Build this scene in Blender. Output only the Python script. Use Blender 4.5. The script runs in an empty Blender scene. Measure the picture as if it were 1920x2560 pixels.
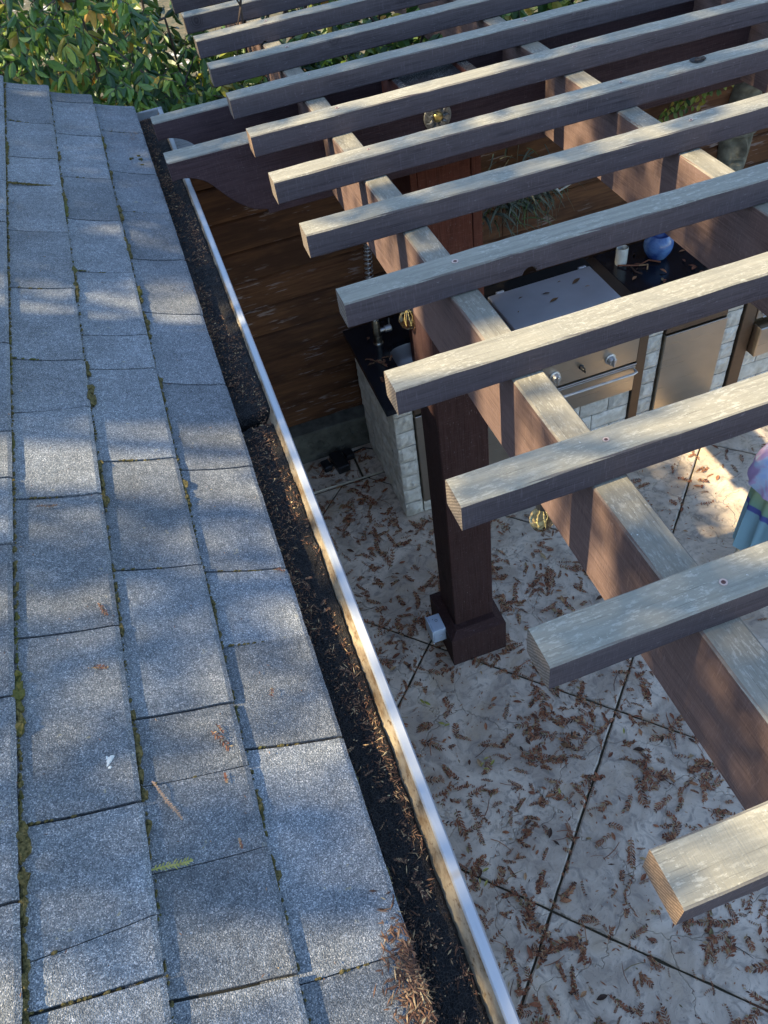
import bpy, math, random
from mathutils import Vector, Matrix, noise as mnoise
R = random.Random(7)
S = bpy.context.scene
COL = S.collection

# ------------------------------------------------------------------ camera, sky, sun, exposure
cd = bpy.data.cameras.new('camera'); cam = bpy.data.objects.new('camera', cd); COL.objects.link(cam)
cam.location = (-0.35997, -0.28424, 1.21382)
cam.rotation_euler = (0.721487, 0.115881, -0.330583)
cd.sensor_fit = 'VERTICAL'; cd.sensor_height = 36.0; cd.lens = 27.62
cd.clip_start = 0.05; cd.clip_end = 2000
S.camera = cam
SUN_EL = math.radians(46.0)
W = bpy.data.worlds.new('World'); S.world = W; W.use_nodes = True
wn = W.node_tree; wn.nodes.clear()
sky = wn.nodes.new('ShaderNodeTexSky'); sky.sky_type = 'NISHITA'; sky.sun_disc = False
sky.sun_elevation = SUN_EL; sky.sun_rotation = math.radians(-90.0); sky.air_density = 1.0; sky.dust_density = 0.4; sky.ozone_density = 1.7
bg = wn.nodes.new('ShaderNodeBackground'); bg.inputs['Strength'].default_value = 0.15
wo = wn.nodes.new('ShaderNodeOutputWorld')
wn.links.new(sky.outputs[0], bg.inputs[0]); wn.links.new(bg.outputs[0], wo.inputs[0])
sd = bpy.data.lights.new('sun', 'SUN'); sd.energy = 4.3; sd.angle = math.radians(0.5); sd.color = (1.0, 0.815, 0.52)
sun = bpy.data.objects.new('sun', sd); COL.objects.link(sun)
SV = Vector((-math.cos(SUN_EL), 0.04, math.sin(SUN_EL))).normalized()      # towards the sun
sun.rotation_euler = SV.to_track_quat('Z', 'Y').to_euler()
sun.location = SV * 30
S.view_settings.view_transform = 'Standard'; S.view_settings.look = 'None'
S.view_settings.exposure = 1.6; S.view_settings.gamma = 1.0; S.view_settings.use_curve_mapping = False

# ------------------------------------------------------------------ helpers
class MB:
    def __init__(s): s.v = []; s.f = []; s.m = []; s.mi = 0
    def add(s, vs, fs, mi=None):
        n = len(s.v); s.v += [tuple(v) for v in vs]; s.f += [tuple(i + n for i in f) for f in fs]
        s.m += [s.mi if mi is None else mi] * len(fs); return s
    def box(s, x0, x1, y0, y1, z0, z1, b=0.0, mi=None):
        if b <= 0:
            v = [(x, y, z) for z in (z0, z1) for y in (y0, y1) for x in (x0, x1)]
            return s.add(v, [(0, 2, 3, 1), (4, 5, 7, 6), (0, 1, 5, 4), (2, 6, 7, 3), (0, 4, 6, 2), (1, 3, 7, 5)], mi)
        v = []; idx = {}
        cx = (x0, x1); cy = (y0, y1); cz = (z0, z1)
        for i in (0, 1):
            for j in (0, 1):
                for k in (0, 1):
                    sx, sy, sz = (1 - 2 * i), (1 - 2 * j), (1 - 2 * k)
                    for a in range(3):
                        p = [cx[i] + sx * b, cy[j] + sy * b, cz[k] + sz * b]
                        p[a] = (cx[i], cy[j], cz[k])[a]
                        idx[(i, j, k, a)] = len(v); v.append(tuple(p))
        f = []
        for a in range(3):
            o = [c for c in range(3) if c != a]
            for e in (0, 1):
                q = []
                for (p, r) in ((0, 0), (1, 0), (1, 1), (0, 1)):
                    c = [0, 0, 0]; c[a] = e; c[o[0]] = p; c[o[1]] = r; q.append(idx[(c[0], c[1], c[2], a)])
                f.append(q)
        for a in range(3):                      # edges parallel to axis a
            o = [c for c in range(3) if c != a]
            for p in (0, 1):
                for r in (0, 1):
                    def I(e, ax):
                        c = [0, 0, 0]; c[a] = e; c[o[0]] = p; c[o[1]] = r; return idx[(c[0], c[1], c[2], ax)]
                    f.append([I(0, o[0]), I(1, o[0]), I(1, o[1]), I(0, o[1])])
        for i in (0, 1):
            for j in (0, 1):
                for k in (0, 1): f.append([idx[(i, j, k, 0)], idx[(i, j, k, 1)], idx[(i, j, k, 2)]])
        return s.add(v, f, mi)
    def tube(s, pts, rad, n=6, cap=True, mi=None):
        pts = [Vector(p) for p in pts]; m = len(pts)
        rr = rad if isinstance(rad, (list, tuple)) else [rad] * m
        vs = []; fs = []; prev = None
        for i, p in enumerate(pts):
            t = (pts[min(i + 1, m - 1)] - pts[max(i - 1, 0)])
            if t.length < 1e-9: t = Vector((0, 0, 1))
            t.normalize()
            if prev is None:
                a = Vector((0, 0, 1)) if abs(t.z) < .9 else Vector((1, 0, 0)); u = t.cross(a).normalized()
            else:
                u = prev - t * prev.dot(t)
                u = u.normalized() if u.length > 1e-6 else t.orthogonal().normalized()
            prev = u; w = t.cross(u)
            for k in range(n):
                a = 2 * math.pi * k / n
                vs.append(p + (u * math.cos(a) + w * math.sin(a)) * rr[i])
        for i in range(m - 1):
            for k in range(n):
                fs.append((i * n + k, i * n + (k + 1) % n, (i + 1) * n + (k + 1) % n, (i + 1) * n + k))
        if cap:
            fs.append(tuple(range(n))[::-1]); fs.append(tuple(range((m - 1) * n, m * n)))
        return s.add(vs, fs, mi)
    def lathe(s, prof, c, n=20, axis='z', mi=None, capb=True, capt=True):
        vs = []; fs = []
        for r, h in prof:
            for k in range(n):
                a = 2 * math.pi * k / n
                p = (r * math.cos(a), r * math.sin(a), h)
                if axis == 'y': p = (p[0], -h, p[1])
                if axis == 'x': p = (h, p[0], p[1])
                vs.append((c[0] + p[0], c[1] + p[1], c[2] + p[2]))
        m = len(prof)
        for i in range(m - 1):
            for k in range(n): fs.append((i * n + k, i * n + (k + 1) % n, (i + 1) * n + (k + 1) % n, (i + 1) * n + k))
        if capb: fs.append(tuple(range(n))[::-1])
        if capt: fs.append(tuple(range((m - 1) * n, m * n)))
        return s.add(vs, fs, mi)
    def blob(s, c, r, sq=(1, 1, 1), jit=.25, rnd=R, n=7, mi=None):
        vs = []; fs = []
        rings = 4; ph = rnd.random() * 9
        vs.append((c[0], c[1], c[2] - r * sq[2]))
        for i in range(1, rings):
            t = math.pi * i / rings
            for k in range(n):
                a = 2 * math.pi * k / n + ph + i * .4; q = r * (1 + (rnd.random() - .5) * 2 * jit)
                vs.append((c[0] + q * math.sin(t) * math.cos(a) * sq[0], c[1] + q * math.sin(t) * math.sin(a) * sq[1], c[2] - q * math.cos(t) * sq[2]))
        vs.append((c[0], c[1], c[2] + r * sq[2])); L = len(vs) - 1
        for k in range(n): fs.append((0, 1 + (k + 1) % n, 1 + k))
        for i in range(rings - 2):
            for k in range(n):
                a = 1 + i * n + k; b = 1 + i * n + (k + 1) % n; fs.append((a, b, b + n, a + n))
        o = 1 + (rings - 2) * n
        for k in range(n): fs.append((o + k, o + (k + 1) % n, L))
        return s.add(vs, fs, mi)
    def mesh(s, name, mats, smooth=False):
        me = bpy.data.meshes.new(name); me.from_pydata(s.v, [], s.f)
        for m in (mats if isinstance(mats, (list, tuple)) else [mats]): me.materials.append(m)
        if any(s.m): me.polygons.foreach_set('material_index', s.m)
        if smooth: me.polygons.foreach_set('use_smooth', [True] * len(me.polygons))
        me.update(); return me
    def build(s, name, mats, parent=None, smooth=False, loc=None):
        return link(name, s.mesh(name, mats, smooth), parent, loc)
def link(name, me, parent=None, loc=None):
    o = bpy.data.objects.new(name, me); COL.objects.link(o)
    if parent: o.parent = parent
    if loc is not None: o.location = loc
    return o
def fixn(o):
    import bmesh
    b = bmesh.new(); b.from_mesh(o.data); bmesh.ops.recalc_face_normals(b, faces=b.faces); b.to_mesh(o.data); b.free(); return o
def smooth_angle(o, deg=35):
    me = o.data; me.polygons.foreach_set('use_smooth', [True] * len(me.polygons)); me.set_sharp_from_angle(angle=math.radians(deg)); return o
def tag(o, label, cat, group=None):
    o['label'] = label; o['category'] = cat
    if group: o['group'] = group
    return o
def thing(name, label, cat, loc=(0, 0, 0), group=None):
    o = bpy.data.objects.new(name, None); COL.objects.link(o); o.location = loc; o.empty_display_size = .1
    return tag(o, label, cat, group)
def struct(o): o['kind'] = 'structure'; return o
def stuff(o): o['kind'] = 'stuff'; return o

# ------------------------------------------------------------------ materials
class NT:
    def __init__(s, name):
        s.m = bpy.data.materials.new(name); s.m.use_nodes = True; s.t = s.m.node_tree; s.n = s.t.nodes; s.l = s.t.links
        s.b = s.n['Principled BSDF']; s.co = s.n.new('ShaderNodeTexCoord').outputs['Object']
        s.oi = s.n.new('ShaderNodeObjectInfo').outputs['Random']
    def set(s, inp, v):
        if v is None: return
        if isinstance(v, bpy.types.NodeSocket): s.l.new(v, inp)
        else:
            if isinstance(v, (tuple, list)) and len(v) == 3 and inp.type == 'RGBA': v = (*v, 1)
            inp.default_value = v
    def math(s, op, a, b=None, c=None, clamp=False):
        n = s.n.new('ShaderNodeMath'); n.operation = op; n.use_clamp = clamp
        s.set(n.inputs[0], a); s.set(n.inputs[1], b)
        if c is not None: s.set(n.inputs[2], c)
        return n.outputs[0]
    def coords(s, scale=(1, 1, 1), rnd=True, src=None):
        src = src or s.co
        if rnd:
            a = s.n.new('ShaderNodeVectorMath'); a.operation = 'ADD'; s.l.new(src, a.inputs[0])
            k = s.n.new('ShaderNodeCombineXYZ'); q = s.math('MULTIPLY', s.oi, 37.0)
            s.l.new(q, k.inputs[0]); s.l.new(q, k.inputs[1]); s.l.new(q, k.inputs[2]); s.l.new(k.outputs[0], a.inputs[1]); src = a.outputs[0]
        m = s.n.new('ShaderNodeVectorMath'); m.operation = 'MULTIPLY'; s.l.new(src, m.inputs[0]); m.inputs[1].default_value = scale
        return m.outputs[0]
    def noise(s, vec, scale=1.0, detail=3, rough=.55, dist=0, col=False):
        n = s.n.new('ShaderNodeTexNoise'); s.l.new(vec, n.inputs['Vector']); n.inputs['Scale'].default_value = scale
        n.inputs['Detail'].default_value = detail; n.inputs['Roughness'].default_value = rough; n.inputs['Distortion'].default_value = dist
        return n.outputs['Color' if col else 'Fac']
    def vor(s, vec, scale=1.0, feat='F1', out='Distance', rand=1.0):
        n = s.n.new('ShaderNodeTexVoronoi'); n.feature = feat; s.l.new(vec, n.inputs['Vector']); n.inputs['Scale'].default_value = scale
        n.inputs['Randomness'].default_value = rand
        return n.outputs[out]
    def ramp(s, fac, stops):
        n = s.n.new('ShaderNodeValToRGB'); s.set(n.inputs[0], fac); cr = n.color_ramp
        while len(cr.elements) < len(stops): cr.elements.new(.5)
        for e, (p, c) in zip(cr.elements, stops):
            e.position = p; e.color = (*c, 1) if isinstance(c, (tuple, list)) else (c, c, c, 1)
        return n.outputs[0]
    def range(s, v, a, b, c=0., d=1.):
        n = s.n.new('ShaderNodeMapRange'); s.set(n.inputs[0], v)
        for i, q in enumerate((a, b, c, d)): n.inputs[i + 1].default_value = q
        return n.outputs[0]
    def mix(s, f, a, b, blend='MIX'):
        n = s.n.new('ShaderNodeMix'); n.data_type = 'RGBA'; n.blend_type = blend
        s.set(n.inputs[0], f); s.set(n.inputs[6], a); s.set(n.inputs[7], b); return n.outputs[2]
    def normal(s, ax):
        g = s.n.new('ShaderNodeNewGeometry'); x = s.n.new('ShaderNodeSeparateXYZ'); s.l.new(g.outputs['True Normal'], x.inputs[0]); return x.outputs[ax]
    def island(s): return s.n.new('ShaderNodeNewGeometry').outputs['Random Per Island']
    def sep(s, v, ax):
        x = s.n.new('ShaderNodeSeparateXYZ'); s.l.new(v, x.inputs[0]); return x.outputs[ax]
    def bump(s, h, dist=.002, strength=.6):
        n = s.n.new('ShaderNodeBump'); s.l.new(h, n.inputs['Height']); n.inputs['Distance'].default_value = dist; n.inputs['Strength'].default_value = strength
        s.l.new(n.outputs[0], s.b.inputs['Normal']); return s
    def out(s, col, rough=.8, metal=0., spec=None, bump=None, bd=.002, bs=.6):
        s.set(s.b.inputs['Base Color'], col); s.set(s.b.inputs['Roughness'], rough); s.set(s.b.inputs['Metallic'], metal)
        if spec is not None: s.set(s.b.inputs['Specular IOR Level'], spec)
        if bump is not None: s.bump(bump, bd, bs)
        return s.m
def plain(name, col, rough=.6, metal=0., var=.15, scale=30):
    t = NT(name); n = t.noise(t.coords(), scale, 4)
    c = t.mix(t.range(n, .3, .7), tuple(x * (1 - var) for x in col), tuple(min(1, x * (1 + var)) for x in col))
    return t.out(c, rough, metal, bump=n, bd=.001, bs=.3)

def wood(name, ax, side, top=None, saw=True, lift=1.0, endc=None):
    """stained rough-sawn timber, grain along axis ax; upward faces weathered grey when top is given"""
    t = NT(name)
    lo = [55.0, 55.0, 55.0]; lo[ax] = 2.2; fine = [260.0] * 3; fine[ax] = 9.0; fl = [150.0] * 3; fl[ax] = 48.0
    g = t.noise(t.coords(lo), 1, 5, .6, .6); f = t.noise(t.coords(fine), 1, 3, .6); big = t.noise(t.coords((5, 5, 5)), 1, 3)
    s = t.mix(t.range(g, .3, .7), tuple(x * .66 for x in side), tuple(x * 1.32 for x in side))
    s = t.mix(t.range(f, .35, .75), s, tuple(x * 1.5 + .01 for x in side))
    s = t.mix(t.math('MULTIPLY', t.range(big, .45, .7), .45), s, tuple(x * 1.35 + .012 for x in side))
    if saw:                                     # saw scars run across the grain
        sw = [26.0] * 3; sw[ax] = 330.0
        w = t.noise(t.coords(sw), 1, 2, .5); s = t.mix(t.math('MULTIPLY', t.range(w, .58, .72), .38), s, tuple(x * 2.1 + .03 for x in side))
        # rubbed whitish scuffs
        sc = t.noise(t.coords(fl), 1, 3, .7); s = t.mix(t.math('MULTIPLY', t.range(sc, .64, .72), .35), s, (.30, .27, .27))
    kd = t.vor(t.coords((2.3, 2.3, 2.3)), 1.0); km = t.range(kd, .055, .12, 1, 0)
    kr = t.math('SINE', t.math('MULTIPLY', t.math('ADD', kd, t.math('MULTIPLY', g, .03)), 330.0))
    s = t.mix(t.math('MULTIPLY', km, t.range(kr, -1, 1, .25, .85)), s, tuple(x * .42 for x in side))
    col = s
    if endc:
        m = t.math('GREATER_THAN', t.math('ABSOLUTE', t.normal(ax)), .8)
        rg = t.n.new('ShaderNodeTexWave'); rg.wave_type = 'RINGS'; rg.rings_direction = 'XYZ'[ax]; t.l.new(t.coords(), rg.inputs[0])
        rg.inputs['Scale'].default_value = 45; rg.inputs['Distortion'].default_value = 3; rg.inputs['Detail'].default_value = 2
        ec = t.mix(t.range(rg.outputs['Fac'], .2, .8), tuple(x * .6 for x in endc), tuple(x * 1.15 for x in endc))
        ec = t.mix(t.range(t.noise(t.coords((140, 140, 140)), 1, 2), .45, .7, 0, .6), ec, tuple(x * .45 for x in endc))
        col = t.mix(m, col, ec)
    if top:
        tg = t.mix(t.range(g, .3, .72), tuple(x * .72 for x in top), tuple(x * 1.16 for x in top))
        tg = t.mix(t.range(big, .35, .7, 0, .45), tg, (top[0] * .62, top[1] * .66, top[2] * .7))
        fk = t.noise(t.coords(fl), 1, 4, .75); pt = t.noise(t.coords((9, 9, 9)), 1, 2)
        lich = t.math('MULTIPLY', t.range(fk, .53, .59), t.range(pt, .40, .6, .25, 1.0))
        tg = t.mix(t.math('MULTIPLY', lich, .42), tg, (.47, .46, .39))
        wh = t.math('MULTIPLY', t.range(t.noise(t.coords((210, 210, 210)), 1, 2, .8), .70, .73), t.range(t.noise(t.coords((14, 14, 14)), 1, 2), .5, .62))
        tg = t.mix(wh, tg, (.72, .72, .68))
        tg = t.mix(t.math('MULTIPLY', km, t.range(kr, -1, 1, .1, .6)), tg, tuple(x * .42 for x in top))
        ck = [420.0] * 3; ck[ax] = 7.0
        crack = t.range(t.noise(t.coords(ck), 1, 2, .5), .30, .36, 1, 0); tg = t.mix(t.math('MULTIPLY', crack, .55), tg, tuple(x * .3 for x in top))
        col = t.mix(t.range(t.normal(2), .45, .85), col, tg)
    h = t.math('ADD', g, t.math('MULTIPLY', f, .8))
    if saw: h = t.math('ADD', h, t.math('MULTIPLY', w, .7))
    return t.out(col, .82, 0, .25, h, .0016, .8)

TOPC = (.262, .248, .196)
M_slat = wood('stained_slat_wood', 0, (.066, .051, .052), TOPC, endc=(.20, .165, .13))
M_slatsun = wood('sunlit_end_slat_wood', 0, (.066, .051, .052), TOPC, endc=(.30, .205, .13))  # same slat wood, sunlight painted into the end grain as a warmer, lighter tone
M_raf = wood('stained_rafter_wood', 1, (.112, .072, .060), (.25, .232, .18), endc=(.2, .16, .12))
M_beam = wood('stained_beam_wood', 0, (.046, .027, .029), TOPC, endc=(.16, .11, .09))
M_post = wood('stained_post_wood', 2, (.029, .0115, .0105), None)
M_rpost = wood('red_post_wood', 2, (.075, .022, .013), (.03, .025, .025))
def plank_mat():
    t = NT('weathered_cedar'); g = t.noise(t.coords((3, 50, 50)), 1, 5, .6, .8); b = t.noise(t.coords((1.8, 8, 8)), 1, 4, .65)
    c = t.mix(t.range(g, .3, .7), (.078, .031, .014), (.175, .080, .034)); c = t.mix(t.range(b, .42, .62, 0, .8), c, (.045, .019, .010))
    w = t.math('MULTIPLY', t.range(t.noise(t.coords((7, 60, 60)), 1, 4, .6), .57, .63), t.range(t.noise(t.coords((4, 4, 4)), 1, 2), .52, .60))
    c = t.mix(t.math('MULTIPLY', w, .7), c, (.30, .25, .24))
    return t.out(c, .7, 0, .3, g, .0015, .8)
M_plank = plank_mat()
def shingle_mat():
    t = NT('asphalt_shingle'); co = t.coords((1, 1, 1))
    cell = t.vor(co, 600, 'F1', 'Color'); v = t.sep(cell, 0)
    c = t.ramp(v, [(0, (.078, .088, .096)), (.35, (.138, .152, .162)), (.7, (.205, .220, .226)), (.92, (.32, .328, .33)), (1, (.50, .50, .495))])
    big = t.noise(t.coords((7, 7, 7)), 1, 4); mid = t.noise(t.coords((60, 60, 60)), 1, 3)
    c = t.mix(1.0, c, t.ramp(big, [(.3, .78), (.7, 1.12)]), 'MULTIPLY'); c = t.mix(1.0, c, t.ramp(mid, [(.3, .80), (.7, 1.16)]), 'MULTIPLY')
    c = t.mix(1.0, c, t.ramp(t.oi, [(0, .72), (.5, .90), (1, 1.08)]), 'MULTIPLY')
    li = t.math('MULTIPLY', t.range(t.noise(t.coords((30, 30, 30)), 1, 3, .7), .66, .72), t.range(t.noise(t.coords((4, 4, 4), False), 1, 2), .45, .6))
    c = t.mix(t.math('MULTIPLY', li, .5), c, (.33, .28, .13))
    h = t.math('ADD', t.math('MULTIPLY', t.vor(co, 520), -1.0), t.math('MULTIPLY', mid, .8))
    return t.out(c, .85, 0, .35, h, .0014, 1.0)
M_shin = shingle_mat()
M_under = plain('shingle_underlay', (.022, .024, .02), .95)
def moss_mat():
    t = NT('dry_moss'); n = t.noise(t.coords((160, 160, 160), False), 1, 4, .7)
    c = t.mix(t.range(n, .35, .65), (.035, .034, .013), (.17, .135, .055)); c = t.mix(t.range(t.noise(t.coords((5, 5, 5), False), 1, 2), .55, .68, 0, .55), c, (.08, .095, .02))
    return t.out(c, .95, 0, .1, n, .004, 1)
M_moss = moss_mat()
def lip_mat():
    t = NT('white_aluminium'); n = t.noise(t.coords((40, 3, 40)), 1, 4, .7); sp = t.noise(t.coords((2, 8, 2)), 1, 2)
    c = t.mix(t.range(n, .5, .66, 0, .55), (.40, .42, .43), (.25, .27, .28)); c = t.mix(t.range(sp, .66, .70, 0, .7), c, (.35, .26, .15))
    return t.out(c, .38, .25, .5, n, .0006, .3)
M_lip = lip_mat()
def gin_mat():
    t = NT('stained_gutter_wall'); n = t.noise(t.coords((26, 14, 26)), 1, 5, .7)
    c = t.mix(t.range(n, .35, .6), (.13, .085, .045), (.34, .28, .19)); c = t.mix(t.range(t.noise(t.coords((90, 60, 90)), 1, 3, .7), .58, .68), c, (.12, .07, .03))
    return t.out(c, .6, 0, .4, n, .001, .4)
M_gin = gin_mat()
def foam_mat():
    t = NT('black_foam'); co = t.coords((1, 1, 1)); d = t.vor(co, 165, 'DISTANCE_TO_EDGE'); e = t.range(d, .03, .16, 1, 0)
    c = t.mix(e, (.004, .004, .0045), (.040, .034, .03)); n = t.noise(t.coords((45, 45, 45)), 1, 5, .75)
    c = t.mix(t.range(n, .60, .70, 0, .8), c, (.055, .034, .02))
    return t.out(c, .75, 0, .35, t.math('ADD', e, t.math('MULTIPLY', n, 2)), .006, 1)
M_foam = foam_mat()
def concrete_mat():
    t = NT('stamped_concrete'); n = t.noise(t.coords((3.2, 3.2, 3.2), False), 1, 5, .6, 1.1); m = t.noise(t.coords((13, 13, 13), False), 1, 5, .65, 1.8)
    c = t.mix(t.range(n, .38, .62), (.42, .345, .268), (.68, .58, .46)); c = t.mix(t.range(m, .50, .64, 0, .65), c, (.225, .195, .17))
    c = t.mix(t.range(t.noise(t.coords((5, 5, 5), False), 1, 3), .56, .68, 0, .5), c, (.50, .38, .25))
    dv = t.n.new('ShaderNodeVectorMath'); dv.operation = 'ADD'; t.l.new(t.co, dv.inputs[0]); sc_ = t.n.new('ShaderNodeVectorMath'); sc_.operation = 'SCALE'; sc_.inputs['Scale'].default_value = .35
    t.l.new(t.noise(t.coords((2.5, 2.5, 2.5), False), 1, 5, .6, 0, True), sc_.inputs[0]); t.l.new(sc_.outputs[0], dv.inputs[1])
    ce = t.vor(dv.outputs[0], 1.7, 'DISTANCE_TO_EDGE'); ckm = t.range(ce, .0, .006, 1, 0); c = t.mix(t.math('MULTIPLY', ckm, .28), c, (.07, .06, .05))
    sp = t.range(t.noise(t.coords((85, 85, 85), False), 1, 2, .7), .66, .72, 0, .6); c = t.mix(sp, c, (.10, .075, .05))
    h = t.math('ADD', m, t.math('MULTIPLY', t.noise(t.coords((120, 120, 120), False), 1, 3), .25)); h = t.math('SUBTRACT', h, ckm)
    return t.out(c, t.range(m, .3, .7, .38, .65), 0, .4, h, .006, .7)
M_conc = concrete_mat()
M_joint = plain('joint_dirt', (.055, .046, .026), .95, scale=80)
M_curb = plain('old_concrete', (.105, .105, .085), .9, var=.4, scale=14)
M_soil = plain('soil', (.12, .095, .06), .95, var=.4)
def stone_mat():
    t = NT('split_limestone'); n = t.noise(t.coords((16, 16, 16)), 1, 5, .6); f = t.noise(t.coords((90, 90, 90)), 1, 3)
    c = t.mix(t.range(n, .35, .65), (.50, .47, .40), (.74, .72, .65)); c = t.mix(1.0, c, t.ramp(t.oi, [(0, .86), (1, 1.06)]), 'MULTIPLY')
    return t.out(c, .85, 0, .3, t.math('ADD', n, t.math('MULTIPLY', f, .2)), .012, .8)
M_stone = stone_mat()
M_mortar = plain('mortar', (.13, .12, .10), .95)  # mortar, darkened to put the shadow of the stone joints into its colour
def steel_mat(name, c0, r):
    t = NT(name); n = t.noise(t.coords((2, 2, 220)), 1, 3); b = t.noise(t.coords((4, 4, 4)), 1, 3)
    c = t.mix(t.range(b, .3, .7), tuple(x * .86 for x in c0), c0)
    return t.out(c, t.range(n, .3, .7, r - .07, r + .08), 1., bump=n, bd=.0003, bs=.25)
M_steel = steel_mat('brushed_steel', (.52, .46, .385), .34)
M_lid = steel_mat('satin_steel_lid', (.74, .76, .80), .62)
M_bronze = steel_mat('bronze_frame', (.17, .13, .10), .5)
M_chrome = plain('chrome', (.56, .56, .56), .46, 1., .05)
M_granite = plain('black_granite', (.010, .012, .017), .16, 0, .6, 260)
M_black = plain('black_plastic', (.012, .013, .016), .35)
M_dark = plain('dark_recess', (.010, .009, .009), .9)
M_cord = plain('black_rubber_cord', (.02, .018, .016), .6)
M_box = plain('grey_painted_box', (.42, .50, .60), .45, 0, .05)
M_screw = plain('raw_wood_ring', (.42, .31, .26), .8); M_screwd = plain('screw_head', (.10, .04, .03), .5, .5)
M_gold = plain('brass_boss', (.50, .38, .13), .4, .8); M_pewter = plain('pewter', (.22, .22, .20), .45, .7, .5, 60)
def glaze():
    t = NT('blue_glaze'); n = t.noise(t.coords((9, 9, 9)), 1, 4, .6, 1); c = t.mix(t.range(n, .35, .65), (.02, .055, .22), (.11, .22, .45)); return t.out(c, .18, 0, .6)
M_blue = glaze()
M_candle = plain('white_ceramic', (.52, .54, .50), .4)
M_maskm = plain('weathered_stone_mask', (.17, .165, .125), .8, 0, .45, 22)
def glassm():
    m = bpy.data.materials.new('amber_glass'); m.use_nodes = True; b = m.node_tree.nodes['Principled BSDF']
    b.inputs['Base Color'].default_value = (.98, .86, .50, 1); b.inputs['Transmission Weight'].default_value = 1; b.inputs['Roughness'].default_value = .04; b.inputs['IOR'].default_value = 1.3
    n = m.node_tree.nodes.new('ShaderNodeTexNoise'); n.inputs['Scale'].default_value = 60; u = m.node_tree.nodes.new('ShaderNodeBump'); u.inputs['Distance'].default_value = .001; u.inputs['Strength'].default_value = .2
    m.node_tree.links.new(n.outputs[0], u.inputs['Height']); m.node_tree.links.new(u.outputs[0], b.inputs['Normal']); return m
M_glass = glassm()
M_fil = plain('filament_support', (.75, .68, .45), .4)
def leaf_mat(name, stops, rough=.42, trans=.25, yellow=None):
    t = NT(name); r = t.math('FRACT', t.math('ADD', t.island(), t.math('MULTIPLY', t.oi, 7.31)))
    c = t.ramp(r, stops); n = t.noise(t.coords((60, 60, 60), False), 1, 3)
    c = t.mix(1.0, c, t.ramp(n, [(.3, .8), (.7, 1.2)]), 'MULTIPLY')
    t.out(c, rough, 0, .5, n, .001, .3)
    tr = t.n.new('ShaderNodeBsdfTranslucent'); t.l.new(c, tr.inputs[0]); mx = t.n.new('ShaderNodeMixShader'); mx.inputs[0].default_value = trans
    o = t.n['Material Output']; t.l.new(t.b.outputs[0], mx.inputs[1]); t.l.new(tr.outputs[0], mx.inputs[2]); t.l.new(mx.outputs[0], o.inputs[0]); return t.m
M_laurel = leaf_mat('laurel_leaf', [(0, (.020, .055, .016)), (.4, (.050, .12, .024)), (.68, (.12, .22, .034)), (.84, (.26, .35, .05)), (.95, (.34, .27, .03)), (1, (.40, .20, .03))])
M_small = leaf_mat('small_shrub_leaf', [(0, (.026, .06, .016)), (.45, (.085, .16, .027)), (.78, (.20, .27, .034)), (.93, (.27, .25, .04)), (1, (.30, .16, .03))])
M_under2 = leaf_mat('dark_hedge_leaf', [(0, (.012, .03, .010)), (.6, (.035, .075, .016)), (1, (.09, .14, .025))])
M_dry = leaf_mat('dry_redwood_spray', [(0, (.11, .042, .022)), (.14, (.04, .022, .015)), (.18, (.16, .058, .030)), (.3, (.20, .070, .034)), (.55, (.29, .105, .048)), (.78, (.34, .155, .07)), (.9, (.42, .29, .15)), (1, (.13, .105, .04))], .8, .05)
M_dry2 = leaf_mat('dark_leaf_litter', [(0, (.035, .018, .012)), (.5, (.10, .045, .022)), (1, (.22, .12, .05))], .8, .05)
M_chip = leaf_mat('gutter_chips', [(0, (.035, .018, .012)), (.45, (.14, .062, .032)), (.8, (.27, .14, .07)), (.95, (.42, .28, .14)), (1, (.55, .42, .22))], .8, .03)
M_redw = leaf_mat('redwood_needles', [(0, (.02, .045, .02)), (1, (.06, .1, .03))], .6, .1)
M_fresh = leaf_mat('fresh_yellow_green_spray', [(0, (.28, .28, .05)), (1, (.42, .36, .10))], .6, .1)
M_beige = leaf_mat('beige_dead_twig', [(0, (.36, .22, .13)), (1, (.48, .31, .19))], .7, .03)
M_airp = leaf_mat('air_plant', [(0, (.05, .055, .04)), (.4, (.09, .075, .042)), (.8, (.09, .11, .07)), (1, (.08, .16, .03))], .6, .1)
M_bark = plain('bark', (.055, .038, .028), .9, 0, .4, 20)
def tie_mat():
    t = NT('tie_dye_cloth'); z = t.sep(t.co, 2); n = t.noise(t.coords((9, 9, 9), False), 1, 3, .5, .6)
    f = t.math('ADD', z, t.math('MULTIPLY', t.math('SUBTRACT', n, .5), .10))
    c = t.ramp(t.range(t.math('ADD', z, t.math('MULTIPLY', t.math('SUBTRACT', n, .5), .015)), -.42, .20), [(0, (.34, .58, .68)), (.30, (.32, .56, .68)), (.31, (.12, .15, .45)), (.36, (.12, .15, .45)), (.37, (.28, .50, .38)), (.50, (.42, .58, .36)), (.58, (.32, .52, .40)), (.66, (.30, .38, .50)), (.76, (.16, .38, .66)), (.84, (.28, .55, .45))])
    return t.out(c, .9, 0, .1, t.noise(t.coords((300, 300, 300)), 1, 2), .001, .5)
M_tie = tie_mat()
def tie2():
    t = NT('lavender_cloth'); n = t.noise(t.coords((9, 9, 9), False), 1, 3, .5, .6)
    c = t.ramp(n, [(.3, (.46, .36, .68)), (.48, (.58, .42, .66)), (.56, (.55, .66, .82)), (.68, (.42, .56, .80))]); return t.out(c, .9, 0, .1, t.noise(t.coords((300, 300, 300)), 1, 2), .001, .5)
M_tie2 = tie2()
M_cream = plain('cream_painted_rattan', (.55, .50, .38), .6)
M_fascia = plain('painted_siding', (.30, .28, .25), .7)
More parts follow.
